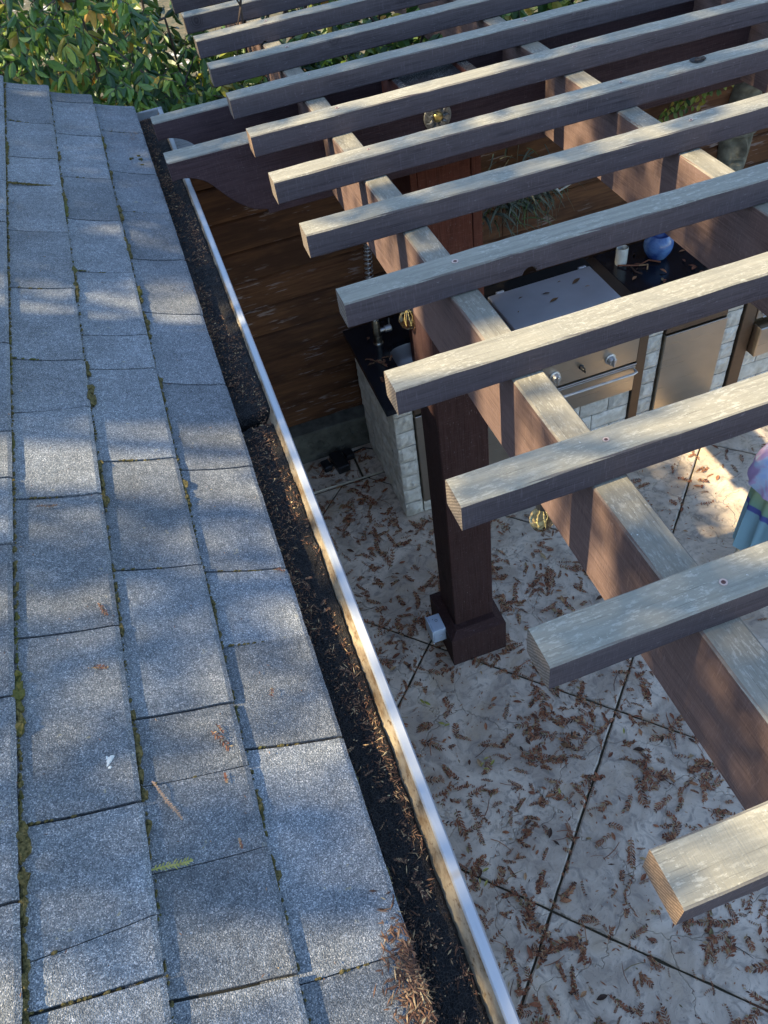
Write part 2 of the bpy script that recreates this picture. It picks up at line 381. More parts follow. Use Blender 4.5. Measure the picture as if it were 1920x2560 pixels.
def yard():
    t = NT('leafy_soil_and_gravel'); n = t.noise(t.coords((1.3, 1.3, 1.3), False), 1, 5, .7); f = t.noise(t.coords((14, 14, 14), False), 1, 4)
    c = t.mix(t.range(f, .3, .7), (.03, .035, .015), (.11, .085, .045)); c = t.mix(t.range(n, .60, .63), c, (.36, .36, .34)); return t.out(c, .95, bump=f, bd=.02)
M_yard = yard()

D = .4064; FZ = -2.47
# ------------------------------------------------------------------ the setting: ground, patio floor
g = MB(); g.add([(-60, -60, FZ - .12), (60, -60, FZ - .12), (60, 60, FZ - .12), (-60, 60, FZ - .12)], [(0, 1, 2, 3)])
struct(g.build('ground', M_yard))
g = MB(); g.box(-1.0, 6.5, -4.5, 3.60, FZ - .10, FZ - .012)
floor = struct(g.build('patio_floor', M_joint))
# slabs: a square grid turned by 45 degrees
def clip(poly, a, b, c):            # keep a*x+b*y<=c
    out = []
    for i in range(len(poly)):
        p, q = poly[i], poly[(i + 1) % len(poly)]; fp = a * p[0] + b * p[1] - c; fq = a * q[0] + b * q[1] - c
        if fp <= 0: out.append(p)
        if (fp < 0 < fq) or (fq < 0 < fp):
            t = fp / (fp - fq); out.append((p[0] + (q[0] - p[0]) * t, p[1] + (q[1] - p[1]) * t))
    return out
gap = .007
for i in range(-4, 8):
    for j in range(-5, 6):
        u0 = .72 + 1.425 * i + gap; u1 = .72 + 1.425 * (i + 1) - gap; w0 = .29 + 1.435 * j + gap; w1 = .29 + 1.435 * (j + 1) - gap
        poly = [((u - w) / 2, (u + w) / 2) for u, w in ((u0, w0), (u1, w0), (u1, w1), (u0, w1))]
        for a, b, c in ((1, 0, 6.4), (-1, 0, .95), (0, 1, 3.27), (0, -1, 4.4)):
            poly = clip(poly, a, b, c) if poly else poly
        if len(poly) < 3: continue
        q_ = []
        for k in range(len(poly)):
            p, q = poly[k], poly[(k + 1) % len(poly)]; ns = max(1, int(math.hypot(q[0] - p[0], q[1] - p[1]) / .04))
            for e in range(ns):
                t = e / ns; xx = p[0] + (q[0] - p[0]) * t; yy = p[1] + (q[1] - p[1]) * t; nz = mnoise.noise(Vector((xx * 14, yy * 14, i + j * 3))) * .0045
                q_.append((xx + nz, yy + mnoise.noise(Vector((xx * 30, yy * 30, 2 + i))) * .003))
        poly = q_
        m = MB(); n = len(poly); cx = sum(p[0] for p in poly) / n; cy = sum(p[1] for p in poly) / n
        ins = []
        for p in poly:
            dx, dy = cx - p[0], cy - p[1]; L = math.hypot(dx, dy) or 1; ins.append((p[0] + dx / L * .007, p[1] + dy / L * .007))
        m.add([(p[0], p[1], FZ - .03) for p in poly] + [(p[0], p[1], FZ - .005) for p in poly] + [(p[0], p[1], FZ) for p in ins],
              [tuple(range(2 * n, 3 * n))] + [(k, (k + 1) % n, n + (k + 1) % n, n + k) for k in range(n)] + [(n + k, n + (k + 1) % n, 2 * n + (k + 1) % n, 2 * n + k) for k in range(n)])
        m.build('slab', M_conc, floor)
x = -.95
for k in range(6):
    m = MB(); m.box(x, x + 1.21, 3.285, 3.585, FZ - .03, FZ, .006); m.build('border_slab', M_conc, floor); x += 1.225
# curb under the wall
cb = MB(); cb.box(-1.0, 6.4, 3.585, 3.72, FZ - .1, -2.232, .008)
for k in range(260):
    cb.blob((R.uniform(-.4, 1.2), 3.585, R.uniform(FZ, -2.26)), R.uniform(.004, .011), jit=.4)
tag(cb.build('concrete_curb', M_curb), 'mossy grey concrete curb under the brown board wall', 'curb')

# ------------------------------------------------------------------ board wall
wall = thing('board_wall', 'dark brown horizontal board wall behind the outdoor kitchen', 'wall', (0, 3.7, -2.23))
zs = [-.382, -.567, -.76, -.94, -1.12, -1.306, -1.487, -1.672, -1.858, -2.044, -2.229]
for i in range(len(zs) - 1):
    x = -1.2; j = 0
    while x < 6.2:
        L = R.uniform(2.6, 3.6) if x > -1 else R.uniform(1.9, 4.4)
        x1 = min(x + L, 6.4); m = MB()
        n = 10; dy = R.uniform(-.0015, .0025)
        vs = []
        for k in range(n + 1):
            xx = x + (x1 - x) * k / n; wob = mnoise.noise(Vector((xx * 2, i * 3.3, 1))) * .004
            for (yy, zz) in ((3.70, zs[i + 1] + .003), (3.702 + dy, zs[i] - .016 + wob), (3.712 + dy, zs[i] - .007 + wob), (3.728, zs[i] - .007), (3.728, zs[i + 1] + .003)):
                vs.append((xx, yy - 3.7, zz + 2.23))
        fs = []
        for k in range(n):
            for q in range(5): a = k * 5 + q; b = k * 5 + (q + 1) % 5; fs.append((a, a + 5, b + 5, b))
        fs += [(0, 1, 2, 3, 4), tuple(n * 5 + q for q in (4, 3, 2, 1, 0))]
        m.add(vs, fs); fixn(m.build('plank', M_plank, wall)); x = x1 + .004
m = MB(); m.box(-1.2, 6.3, .0, .012, 0, 1.84, 0); m.v = [(a, b + .03, c) for a, b, c in m.v]; m.build('backing_sheet', M_dark, wall)
M_cap = wood('grey_cap_wood', 0, (.12, .10, .085), (.30, .29, .26))
m = MB(); m.box(-1.2, 6.3, -.03, .13, 1.851, 1.889, .004); m.build('cap_board', M_cap, wall)

# ------------------------------------------------------------------ house, roof, shingles, gutter
TH = math.atan(.43); U = Vector((-math.cos(TH), 0, math.sin(TH))); N = Vector((math.sin(TH), 0, math.cos(TH)))
E0 = Vector((-.375, 0, -.18)); EXP = .1868
def RP(s, y, n=0): p = E0 + U * s + N * n; return Vector((p.x, y, p.z))
house = thing('house', 'house with grey asphalt shingle roof and debris filled gutter', 'house', (-1.2, 1.2, FZ))
HO = Vector((-1.2, 1.2, FZ))
def rel(m, o): m.v = [(v[0] - o[0], v[1] - o[1], v[2] - o[2]) for v in m.v]; return m
m = MB(); m.box(-6.0, -.80, -4.2, 3.70, FZ, -.33, 0); rel(m, HO).build('house_wall', M_fascia, house)
m = MB(); m.box(-.86, -.398, -4.2, 3.86, -.345, -.33, 0); m.box(-.412, -.396, -4.2, 3.86, -.33, -.222, 0); rel(m, HO).build('eave_trim', M_fascia, house)
m = MB(); sl = 2.9
p = [RP(.004, -4.3, -.012), RP(sl, -4.3, -.012), RP(sl, 3.84, -.012), RP(.004, 3.84, -.012)]; q = [RP(.004, -4.3, -.028), RP(sl, -4.3, -.028), RP(sl, 3.84, -.028), RP(.004, 3.84, -.028)]
m.add(p + q, [(0, 1, 2, 3), (7, 6, 5, 4), (0, 4, 5, 1), (1, 5, 6, 2), (2, 6, 7, 3), (3, 7, 4, 0)])
roof = fixn(rel(m, HO).build('roof', M_under, house))
KEYS = {0: ([-1.48, -1.1, -.72, -.33, .039, .424, .672, .865, 1.223, 1.585, 1.967, 2.329, 2.703, 3.062, 3.519, 3.87], {5: -.014, 7: -.015, 9: -.015, 10: -.014, 13: -.015, 15: .014}),
        1: ([-1.5, -1.05, -.66, -.3, .05, .249, .399, .533, .891, 1.258, 1.651, 1.825, 2.206, 2.588, 2.956, 3.129, 3.403, 3.81, 3.93], {4: -.016, 8: -.009, 15: .02, 17: .016, 18: .016}),
        2: ([-1.3, -.95, -.6, -.27, .098, .183, .367, .741, 1.129, 1.46, 1.676, 2.068, 2.448, 2.835, 3.088, 3.456, 3.869, 3.965], {5: .02, 9: .015, 10: -.01, 13: .025, 14: .011, 17: .03}),
        3: ([-1.4, -1.0, -.65, -.3, .02, .247, .606, .981, 1.188, 1.357, 1.742, 2.105, 2.476, 2.566, 2.812, 3.204, 3.587, 3.98], {})}
FAINT = {(0, 6), (1, 5), (1, 6), (2, 5), (1, 15), (0, 4)}
for r in range(4, 14):
    k = [-1.7 + R.uniform(0, .35)]
    while k[-1] < 3.6: k.append(k[-1] + R.choice((.37, .375, .38, .36, .2)))
    k[-1] = 3.97 + R.uniform(0, .04); KEYS[r] = (k, {})
for r, (ys, sk) in KEYS.items():
    for i in range(len(ys) - 1):
        gl = .0009 if (r, i) in FAINT else .0028; gr = .0009 if (r, i + 1) in FAINT else .0028
        y0b = ys[i] + gl; y1b = ys[i + 1] - gr; y0t = y0b - sk.get(i, 0); y1t = y1b - sk.get(i + 1, 0)
        ny = 10; ts = (0, .05, .2, .4, .6, .8, 1.0, 1.3); vs = []; fs = []
        lift = R.uniform(.008, .0125); sag = R.uniform(.003, .0055); tw = R.uniform(-.0012, .0012); ds = R.uniform(-.002, .002)
        for a, t in enumerate(ts):
            for j in range(ny + 1):
                w = j / ny; yy = (y0b + (y1b - y0b) * w) * (1 - t) + (y0t + (y1t - y0t) * w) * t
                n = lift * (1 - t) - .005 * t - sag * 4 * t * (1 - t) * (1 if t <= 1 else 0) + tw * (w - .5) * (1 - t) - (.004 if t == 0 else 0)
                if t > 1: n = -.0062
                s = EXP * (r + t) + ds
                if t == 0: s += mnoise.noise(Vector((yy * 30, r * 5, 0))) * .0016 + mnoise.noise(Vector((yy * 110, r, 3))) * .001
                if j in (0, ny): n -= .0012; yy += mnoise.noise(Vector((s * 60, yy * 7, 5))) * .0012
                vs.append(RP(s, yy, n))
        nt = len(vs)
        for a in range(len(ts) - 1):
            for j in range(ny): b = a * (ny + 1) + j; fs.append((b, b + 1, b + ny + 2, b + ny + 1))
        bd = [j for j in range(ny + 1)] + [a * (ny + 1) + ny for a in range(1, len(ts))]
        bd = [a * (ny + 1) for a in range(len(ts) - 1, 0, -1)] + bd
        sk0 = len(vs)
        for b in bd: v = vs[b] - N * .0165; vs.append(v)
        for k in range(len(bd) - 1): fs.append((bd[k], bd[k + 1], sk0 + k + 1, sk0 + k))
        o = sum(vs, Vector()) / len(vs); m = MB(); m.add([v - o for v in vs], fs)
        ob = m.build('shingle', M_shin, roof, loc=o - HO); fixn(ob)
# gutter
gut = thing('x', '', '')
bpy.data.objects.remove(gut)
prof_out = [(-.397, -.205), (-.397, -.335), (-.305, -.335), (-.272, -.290), (-.262, -.262), (-.250, -.250), (-.250, -.214), (-.253, -.2105), (-.268, -.2105), (-.271, -.214), (-.271, -.222)]
prof_in = [(-.271, -.222), (-.300, -.268), (-.314, -.330), (-.394, -.331), (-.394, -.205)]
Y0, Y1 = -3.0, 3.875; ny = 46
def wob(y): return .0035 * math.sin((y - .1) * .75) - .0015
m = MB(); vs = []; fs = []
for k in range(ny + 1):
    y = Y0 + (Y1 - Y0) * k / ny
    for a, b in prof_out: vs.append((a + (wob(y) if b > -.3 and a > -.39 else 0), y, b))
n = len(prof_out)
for k in range(ny):
    for q in range(n - 1): a = k * n + q; fs.append((a, a + 1, a + n + 1, a + n))
m.add(vs, fs); m.box(-.397, -.250, Y1 - .002, Y1 + .001, -.335, -.205)
m.box(-.36, -.253, 3.868, 3.885, -.213, -.207)
gutter = smooth_angle(rel(m, HO).build('gutter', M_lip, house), 30)
m = MB(); vs = []; fs = []
for k in range(ny + 1):
    y = Y0 + (Y1 - Y0) * k / ny
    for a, b in prof_in: vs.append((a + (wob(y) if b > -.3 and a > -.39 else 0), y, b))
n = len(prof_in)
for k in range(ny):
    for q in range(n - 1): a = k * n + q; fs.append((a, a + 1, a + n + 1, a + n))
m.add(vs, fs)
gi = rel(m, HO).build('gutter_lining', M_gin, gutter)
def foamz(x, y):
    return -.242 + .004 * mnoise.noise(Vector((x * 25, y * 6, 0))) + .004 * mnoise.noise(Vector((x * 70, y * 60, 4))) + .008 * max(0, mnoise.noise(Vector((x * 22, y * 16, 9)))) + .004
def foam_piece(y0, y1, xr):
    m = MB(); nx = 16; ny = int((y1 - y0) / .009); vs = []; fs = []
    for j in range(ny + 1):
        y = y0 + (y1 - y0) * j / ny; xe = xr(y)
        for i in range(nx + 1):
            x = -.393 + (xe + .393) * i / nx; z = foamz(x, y) + (mnoise.noise(Vector((x * 160, y * 160, 0))) * .0045)
            dd = min(y - y0, y1 - y); z -= max(0, .012 - dd) * 1.5
            if i == nx: z -= .006 if y0 > 1.4 else .018; x -= .0
            if y0 > 1.4: z += .012 * (i / nx) ** 2
            vs.append((x, y, z))
    for j in range(ny):
        for i in range(nx): a = j * (nx + 1) + i; fs.append((a, a + 1, a + nx + 2, a + nx + 1))
    a0 = len(vs)
    for j in (0, ny):
        for i in range(nx + 1): v = vs[j * (nx + 1) + i]; vs.append((v[0], v[1], -.325))
    for i in range(nx): fs.append((i + 1, i, a0 + i, a0 + i + 1)); b = ny * (nx + 1) + i; fs.append((b, b + 1, a0 + nx + 2 + i, a0 + nx + 1 + i))
    m.add(vs, fs); return rel(m, HO).build('foam_insert', M_foam, gutter)
def xnear(y):
    t = min(1, max(0, (1.47 - y) / 1.4)); return -.275 - .016 * t + .0035 * mnoise.noise(Vector((y * 22, 1, 2))) + .002 * mnoise.noise(Vector((y * 75, 1, 2))) + wob(y)
foam_piece(-1.6, 1.452, xnear)
foam_piece(1.476, 3.866, lambda y: -.2765 + .001 * mnoise.noise(Vector((y * 20, 1, 2))) + wob(y))
# moss between the courses
m = MB(); rm = random.Random(3)
def mossrun(s, y0, y1, r0, dens):
    y = y0
    while y < y1:
        if rm.random() < dens:
            r = r0 * rm.uniform(.5, 1.3); p = RP(s - .002 + rm.uniform(-.004, .001), y, -.002 + r * .2); m.blob(p, r, (rm.uniform(.6, 1.1), rm.uniform(.9, 1.6), rm.uniform(.4, .8)), .45, rm, 7)
        y += r0 * rm.uniform(.8, 2.0)
for s, runs in {EXP: [(-.9, 3.85, .0032, .33), (3.30, 3.42, .008, 1), (2.99, 3.06, .008, 1), (2.62, 2.74, .010, 1), (2.32, 2.45, .010, 1), (2.03, 2.12, .009, 1), (1.83, 1.97, .008, 1), (1.57, 1.62, .010, 1), (1.38, 1.55, .006, .8), (1.08, 1.18, .008, .8), (.70, .86, .006, .8), (.30, .36, .007, 1), (.20, .23, .007, 1)],
                2 * EXP: [(-.9, 3.85, .003, .3), (3.1, 3.17, .008, 1), (2.85, 2.93, .008, 1), (2.60, 2.76, .011, 1), (2.02, 2.2, .010, 1), (1.60, 1.68, .010, 1), (1.48, 1.56, .012, 1), (1.1, 1.26, .009, 1), (.72, .9, .006, .7), (.42, .56, .008, .7), (.32, .42, .008, .7)],
                3 * EXP: [(-.9, 3.9, .0042, .6), (3.0, 3.2, .009, 1), (.54, .66, .010, 1), (.22, .36, .010, 1), (-.1, .2, .007, 1)],
                4 * EXP: [(-.9, 3.9, .005, .6)]}.items():
    for a in runs: mossrun(s, *a)
for y0, y1 in ((.28, .36), (.12, .17)): mossrun(.002, y0, y1, .006, 1)
for r, (ys, sk) in KEYS.items():
    if r > 3: continue
    for i, y in enumerate(ys):
        if rm.random() < .35 and y > -.2:
            for q in range(rm.randint(4, 16)): t = rm.random() * .95; m.blob(RP(EXP * (r + t), y - sk.get(i, 0) * t, -.003), rm.uniform(.0018, .0035), (1.6, .9, .7), .3, rm, 6)
for q in range(42): m.blob(RP(EXP * 2.05 + .172 * q / 42, 2.835 - .02 * q / 42, .0), rm.uniform(.003, .006), (1.6, 1, .7), .3, rm, 6)
for q in range(8): m.blob(RP(.07 + rm.uniform(-.03, .03), 3.2 + rm.uniform(-.06, .06), .003), rm.uniform(.003, .010), (1, 1, .8), .35, rm, 6)
stuff(tag(m.build('moss', M_moss), 'dry yellow green moss clumps along the shingle edges', 'moss'))

# ------------------------------------------------------------------ pergola
perg = thing('pergola', 'dark stained wooden pergola of slats over heavy rafters', 'pergola', (1.0, 2.5, FZ)); PO = Vector((1.0, 2.5, FZ))
SW, SH = .0884, .0803
def bar(m, x0, x1, y0, y1, z0, z1, ch=.004, ax=0, seg=.07, jit=.0022, notch=None, seed=0, warp=.0032):
    """a sawn timber along axis ax with softened, slightly ragged arrises; notch=(centre,radius) is a hole through the lower edge"""
    L0, L1 = (x0, x1) if ax == 0 else ((y0, y1) if ax == 1 else (z0, z1))
    n = max(2, int((L1 - L0) / seg)); st = [L0 + (L1 - L0) * i / n for i in range(n + 1)]
    if notch: st = sorted(set(st + [notch[0] + notch[1] * math.sin(a * math.pi / 16) for a in range(-8, 9)]))
    if ax == 0: a0, a1, b0, b1 = y0, y1, z0, z1
    elif ax == 1: a0, a1, b0, b1 = x0, x1, z0, z1
    else: a0, a1, b0, b1 = x0, x1, y0, y1
    sec = [(a0 + ch, b0), (a1 - ch, b0), (a1, b0 + ch), (a1, b1 - ch), (a1 - ch, b1), (a0 + ch, b1), (a0, b1 - ch), (a0, b0 + ch)]
    vs = []; fs = []
    for k, t in enumerate(st):
        wa = mnoise.noise(Vector((t * .9, seed * 7.7, 0))) * warp; wb = mnoise.noise(Vector((t * .9, seed * 3.1, 9))) * warp
        lift = 0
        if notch and abs(t - notch[0]) < notch[1]: lift = math.sqrt(max(0, notch[1] ** 2 - (t - notch[0]) ** 2))
        for q, (a, b) in enumerate(sec):
            a += wa + (mnoise.noise(Vector((t * 23, q * 3.3, seed))) * jit if 0 < k < len(st) - 1 else 0); b += wb + (mnoise.noise(Vector((t * 29, q * 5.1, seed + 4))) * jit if 0 < k < len(st) - 1 else 0)
            if lift and b < (b0 + b1) / 2: b = max(b, b0 + lift)
            vs.append((t, a, b) if ax == 0 else ((a, t, b) if ax == 1 else (a, b, t)))
    N8 = 8; c = len(st)
    for k in range(c - 1):
        for q in range(8): a = k * 8 + q; b = k * 8 + (q + 1) % 8; fs.append((a, b, b + 8, a + 8))
    fs.append(tuple(range(8))); fs.append(tuple((c - 1) * 8 + q for q in range(8)))
    m.add(vs, fs); return m
RX = [.312, 1.303, 2.296, 3.288]
slats = []
for k in range(0, 15):
    m = MB(); y = k * D + R.uniform(-.003, .003); dx = R.uniform(-.006, .006)
    nt = {4: (.555, .024), 10: (.325, .012)}.get(k)
    bar(m, 0, 4.6, -SW, 0, -SH, 0, notch=nt, seed=k + 1)
    sl = m.build('slat', M_slatsun if k in (0, 7) else M_slat, perg, loc=Vector((dx, y, R.uniform(-.0015, .0015))) - PO); fixn(sl); slats.append(sl)
    for rx in RX[:2]:
        if R.random() < .12: continue
        s = MB(); cx = rx + .043 + R.uniform(-.012, .016); cy = -.042 + R.uniform(-.012, .012)
        s.lathe([(.0098, .0002), (.0098, .0014), (.0055, .0009)], (0, 0, 0), 14, mi=0, capt=False); s.lathe([(.0055, .0005), (.0055, .0012), (.0035, .0012), (.001, .0004)], (0, 0, 0), 10, mi=1)
        so_ = s.build('screw', [M_screw, M_screwd], sl, loc=(cx, cy, .0004)); q9 = R.uniform(.6, 1.1); so_.scale = (q9, q9 * R.uniform(.75, 1.1), 1); so_.rotation_euler = (0, 0, R.uniform(0, 3))
m = MB(); q_ = MB()
for a in range(4): q_.add([(-.022 + .012 * a, -.007, .002 + .006 * (a % 2)), (-.022 + .012 * a, .007, .004 + .005 * ((a + 1) % 2)), (-.010 + .012 * a, .006, .002 + .006 * ((a + 1) % 2)), (-.010 + .012 * a, -.008, .004 + .005 * (a % 2))], [(0, 1, 2, 3)])
q_.blob((0, 0, .004), .006, (2.2, .9, .5), .3, R, 6); tag(q_.build('bark_chip', M_screwd, None, loc=(.268, -.012, .003)), 'curled brown bark chip on the nearest slat', 'bark')
# knot hole with bark on top of one slat
s = MB(); s.lathe([(.028, .0002), (.021, .0016), (.010, .0010)], (0, 0, 0), 9, mi=0)
for k in range(14): s.blob((R.uniform(-.02, .03), R.uniform(-.012, .01), .003), R.uniform(.003, .008), (1.6, .8, .6), .4, R, 6, mi=1)
s.build('knot', [M_dark, M_bark], slats[6], loc=(1.66, -.03, .0008))
for i, rx in enumerate(RX):
    m = MB(); bar(m, rx, rx + .0855, -1.1, 5.95, -.377, -SH - .001, ch=.005, ax=1, seed=30 + i, seg=.12)
    fixn(rel(m, PO).build('rafter', M_raf, perg))
def scroll_beam(y0, y1):
    low = [(-.321, -.162), (-.300, -.159), (-.272, -.160), (-.250, -.165), (-.227, -.174), (-.205, -.186), (-.187, -.200), (-.169, -.220), (-.151, -.243), (-.133, -.267), (-.114, -.290), (-.095, -.310), (-.074, -.327), (-.053, -.343), (-.031, -.357), (0, -.368), (.026, -.373), (.0262, -.394)]
    pts = low + [(.6, -.394), (2.0, -.394), (4.6, -.394)]
    top = [(p[0], -.086) for p in pts]; n = len(pts); vs = []
    c = .004
    for (yy, ins) in ((y0, c), (y0 + c, 0), (y1 - c, 0), (y1, c)):
        for p in pts: vs.append((p[0] + (ins if p[0] < -.32 else 0), yy, p[1] + ins))
        for p in top: vs.append((p[0] + (ins if p[0] < -.32 else 0), yy, p[1] - ins))
    fs = []; K = 2 * n
    for k in range(n - 1):
        fs.append((k, k + 1, n + k + 1, n + k)); fs.append((3 * K + k + 1, 3 * K + k, 3 * K + n + k, 3 * K + n + k + 1))
        for r in range(3):
            fs.append((r * K + k + 1, r * K + k, (r + 1) * K + k, (r + 1) * K + k + 1)); fs.append((r * K + n + k, r * K + n + k + 1, (r + 1) * K + n + k + 1, (r + 1) * K + n + k))
    for r in range(3):
        fs.append((r * K, r * K + n, (r + 1) * K + n, (r + 1) * K)); fs.append((r * K + n - 1, (r + 1) * K + n - 1, (r + 1) * K + 2 * n - 1, r * K + 2 * n - 1))
    m = MB(); m.add(vs, fs); return fixn(rel(m, PO).build('beam', M_beam, perg))
scroll_beam(2.929, 3.042); scroll_beam(3.358, 3.446)
# near post with its boxed base
m = MB(); bar(m, .334, .543, 1.832, 2.04, -2.26, -.378, ch=.005, ax=2, seed=50, seg=.2)
post = fixn(rel(m, PO).build('post', M_post, perg))
def base_box(x0, x1, y0, y1, z1, inset):
    m = MB(); zb = FZ; zt = z1 - .022
    v = [(x0, y0, zb), (x1, y0, zb), (x1, y1, zb), (x0, y1, zb), (x0, y0, zt), (x1, y0, zt), (x1, y1, zt), (x0, y1, zt),
         (x0 + inset, y0 + inset, z1), (x1 - inset, y0 + inset, z1), (x1 - inset, y1 - inset, z1), (x0 + inset, y1 - inset, z1)]
    m.add(v, [(0, 1, 5, 4), (1, 2, 6, 5), (2, 3, 7, 6), (3, 0, 4, 7), (4, 5, 9, 8), (5, 6, 10, 9), (6, 7, 11, 10), (7, 4, 8, 11), (8, 9, 10, 11)])
    return m
fixn(rel(base_box(.284, .582, 1.757, 2.076, -2.215, .042), PO).build('post_base', M_post, post))
# far post between the beams, boards around it
m = MB(); bar(m, .735, 1.0, 3.046, 3.33, FZ + .02, -.105, ch=.005, ax=2, seed=60, seg=.2)
m.box(.700, .733, 3.046, 3.33, FZ + .02, -.085, .003); m.box(1.002, 1.052, 3.046, 3.33, FZ + .02, -.085, .003)
fp = fixn(rel(m, PO).build('post', M_rpost, perg))
m = MB(); bar(m, 3.6, 3.9, 3.046, 3.33, FZ, -.105, ch=.005, ax=2, seed=61, seg=.2); fixn(rel(m, PO).build('post', M_rpost, perg))
# dry leaves lying on the far post top: part of the litter below

# ------------------------------------------------------------------ leaf shapes
def sprig_mesh(name, mat, L=.09, pairs=11, nl=.018, curl=.15, rnd=R, w=.0016, stem=.0012):
    m = MB(); pts = []; a = 0; x = y = 0.
    for i in range(pairs + 2):
        pts.append((x, y, .003 + .006 * math.sin(i * .5) * curl * 4)); a += rnd.uniform(-curl, curl); x += math.cos(a) * L / (pairs + 1); y += math.sin(a) * L / (pairs + 1)
    for i in range(len(pts) - 1):
        p, q = Vector(pts[i]), Vector(pts[i + 1]); t = (q - p).normalized(); s = Vector((-t.y, t.x, 0))
        m.add([p - s * stem, p + s * stem, q + s * stem, q - s * stem], [(0, 1, 2, 3)])
        if i == 0: continue
        for sg in (-1, 1):
            l = nl * rnd.uniform(.6, 1.1) * math.sin(math.pi * min(1, (i + .8) / (pairs + 2.2))) ** .5
            dd = (t * .75 + s * sg * rnd.uniform(.55, 1.05)).normalized(); e = p + dd * l + Vector((0, 0, rnd.uniform(-.002, .004))); c = p + dd * l * .5 + Vector((0, 0, .002))
            ws = Vector((-dd.y, dd.x, 0)) * w
            m.add([p, c - ws, e, c + ws], [(0, 1, 2, 3)])
    xs = [v[0] for v in m.v]; cx = (min(xs) + max(xs)) / 2; m.v = [(v[0] - cx, v[1], v[2]) for v in m.v]
    return m.mesh(name, mat), m
def bladeleaf(name, mat, L=.05, Wd=.016, rnd=R):
    m = MB(); n = 5; vs = []
    for i in range(n):
        t = i / (n - 1); w = Wd * math.sin(math.pi * (t * .94 + .03)) * .5; z = .004 * math.sin(t * 3) + .003
        vs += [(L * (t - .5), -w, z + .002), (L * (t - .5), 0, z), (L * (t - .5), w, z + .002)]
    fs = []
    for i in range(n - 1):
        for k in (0, 1): a = i * 3 + k; fs.append((a, a + 1, a + 4, a + 3))
    m.add(vs, fs); return m.mesh(name, mat), m
rl = random.Random(21)
VAR = [sprig_mesh('sprig', M_dry, L=rl.uniform(.06, .13), pairs=rl.randint(6, 12), nl=rl.uniform(.017, .032), w=rl.uniform(.0028, .0046), curl=rl.uniform(.1, .3), rnd=rl) for _ in range(8)]
VAR += [bladeleaf('leaf', M_dry2, rl.uniform(.035, .065), rl.uniform(.012, .02), rl) for _ in range(3)]
TW = MB(); TW.tube([(-.05, 0, .003), (-.01, .006, .004), (.03, .002, .003), (.06, -.006, .003)], [.0015, .0018, .0015, .001], 4)
VAR.append((TW.mesh('twig', M_dry2), TW))
def blocked(x, y):
    if x < -.9 or y > 3.55: return True
    if .27 < x < .60 and 1.74 < y < 2.09: return True
    if x > .36 and y > 2.80: return True
    if .68 < x < 1.07 and y > 3.0: return True
    return False
def dens(x, y):
    d = .62 + .9 * mnoise.noise(Vector((x * 2.2, y * 2.2, 3))) + .5 * mnoise.noise(Vector((x * 6, y * 6, 7)))
    if x > 1.5: d -= .42
    return d
n = 0
while n < 300:
    x, y = rl.uniform(-.25, 1.9), rl.uniform(-.15, 3.2)
    if blocked(x, y) or rl.random() > dens(x, y): continue
    v = rl.choice(VAR[:9]); o = link('dry_sprig', v[0], None, (x, y, FZ + .001)); s = rl.uniform(.7, 1.35)
    o.rotation_euler = (rl.uniform(-.15, .15), rl.uniform(-.1, .1), rl.uniform(0, 6.28)); o.scale = (s, s, s)
    tag(o, 'dry rust brown redwood sprig fallen on the grey patio slabs', 'dry leaf', 'fallen sprigs on the patio'); n += 1
lit = MB()
def scatter(mb, src, p, rz, s, nrm=None):
    M = Matrix.Translation(p + Vector((0, 0, rl.uniform(0, .003)))) @ (nrm if nrm else (Matrix.Rotation(rl.gauss(0, .13), 4, 'X') @ Matrix.Rotation(rl.gauss(0, .09), 4, 'Y'))) @ Matrix.Rotation(rz, 4, 'Z') @ Matrix.Scale(s, 4)
    mb.add([M @ Vector(v) for v in src.v], src.f)
n = 0
while n < 2700:
    x, y = rl.uniform(-.6, 3.4), rl.uniform(-.7, 3.56)
    if blocked(x, y) or rl.random() > dens(x, y): continue
    scatter(lit, rl.choice(VAR)[1], Vector((x, y, FZ + .001)), rl.uniform(0, 6.28), rl.uniform(.3, 1.15)); n += 1
for _ in range(520):                                    # drifted into joints and against the feet of things
    k = rl.random()
    if k < .55:
        if rl.random() < .5: u = rl.choice((.72, 2.145, -.705)); w = rl.uniform(-1.5, 3.4)
        else: w = rl.choice((.29, 1.725, -1.145)); u = rl.uniform(-1, 4)
        u += rl.gauss(0, .025); w += rl.gauss(0, .025); x, y = (u - w) / 2, (u + w) / 2
    elif k < .75: x, y = rl.uniform(.2, .66), rl.choice((1.74, 2.1)) + rl.gauss(0, .02)
    else: x, y = rl.uniform(.40, 2.6), 2.79 - abs(rl.gauss(0, .04))
    if blocked(x, y): continue
    scatter(lit, rl.choice(VAR)[1], Vector((x, y, FZ + .003)), rl.uniform(0, 6.28), rl.uniform(.3, .8))
for _ in range(2600):                                   # crumbs
    x, y = rl.uniform(-.6, 2.2), rl.uniform(-.5, 3.5)
    if blocked(x, y): continue
    r = rl.uniform(.0015, .006); a = rl.uniform(0, 6.28); p = Vector((x, y, FZ + .002)); u = Vector((math.cos(a), math.sin(a), 0)) * r * rl.uniform(1, 3); w = Vector((-math.sin(a), math.cos(a), 0)) * r * .6
    lit.add([p - u, p + w, p + u, p - w], [(0, 1, 2, 3)])
stuff(tag(lit.build('leaf_litter', M_dry), 'small rust brown leaf litter scattered over the patio', 'leaf litter'))
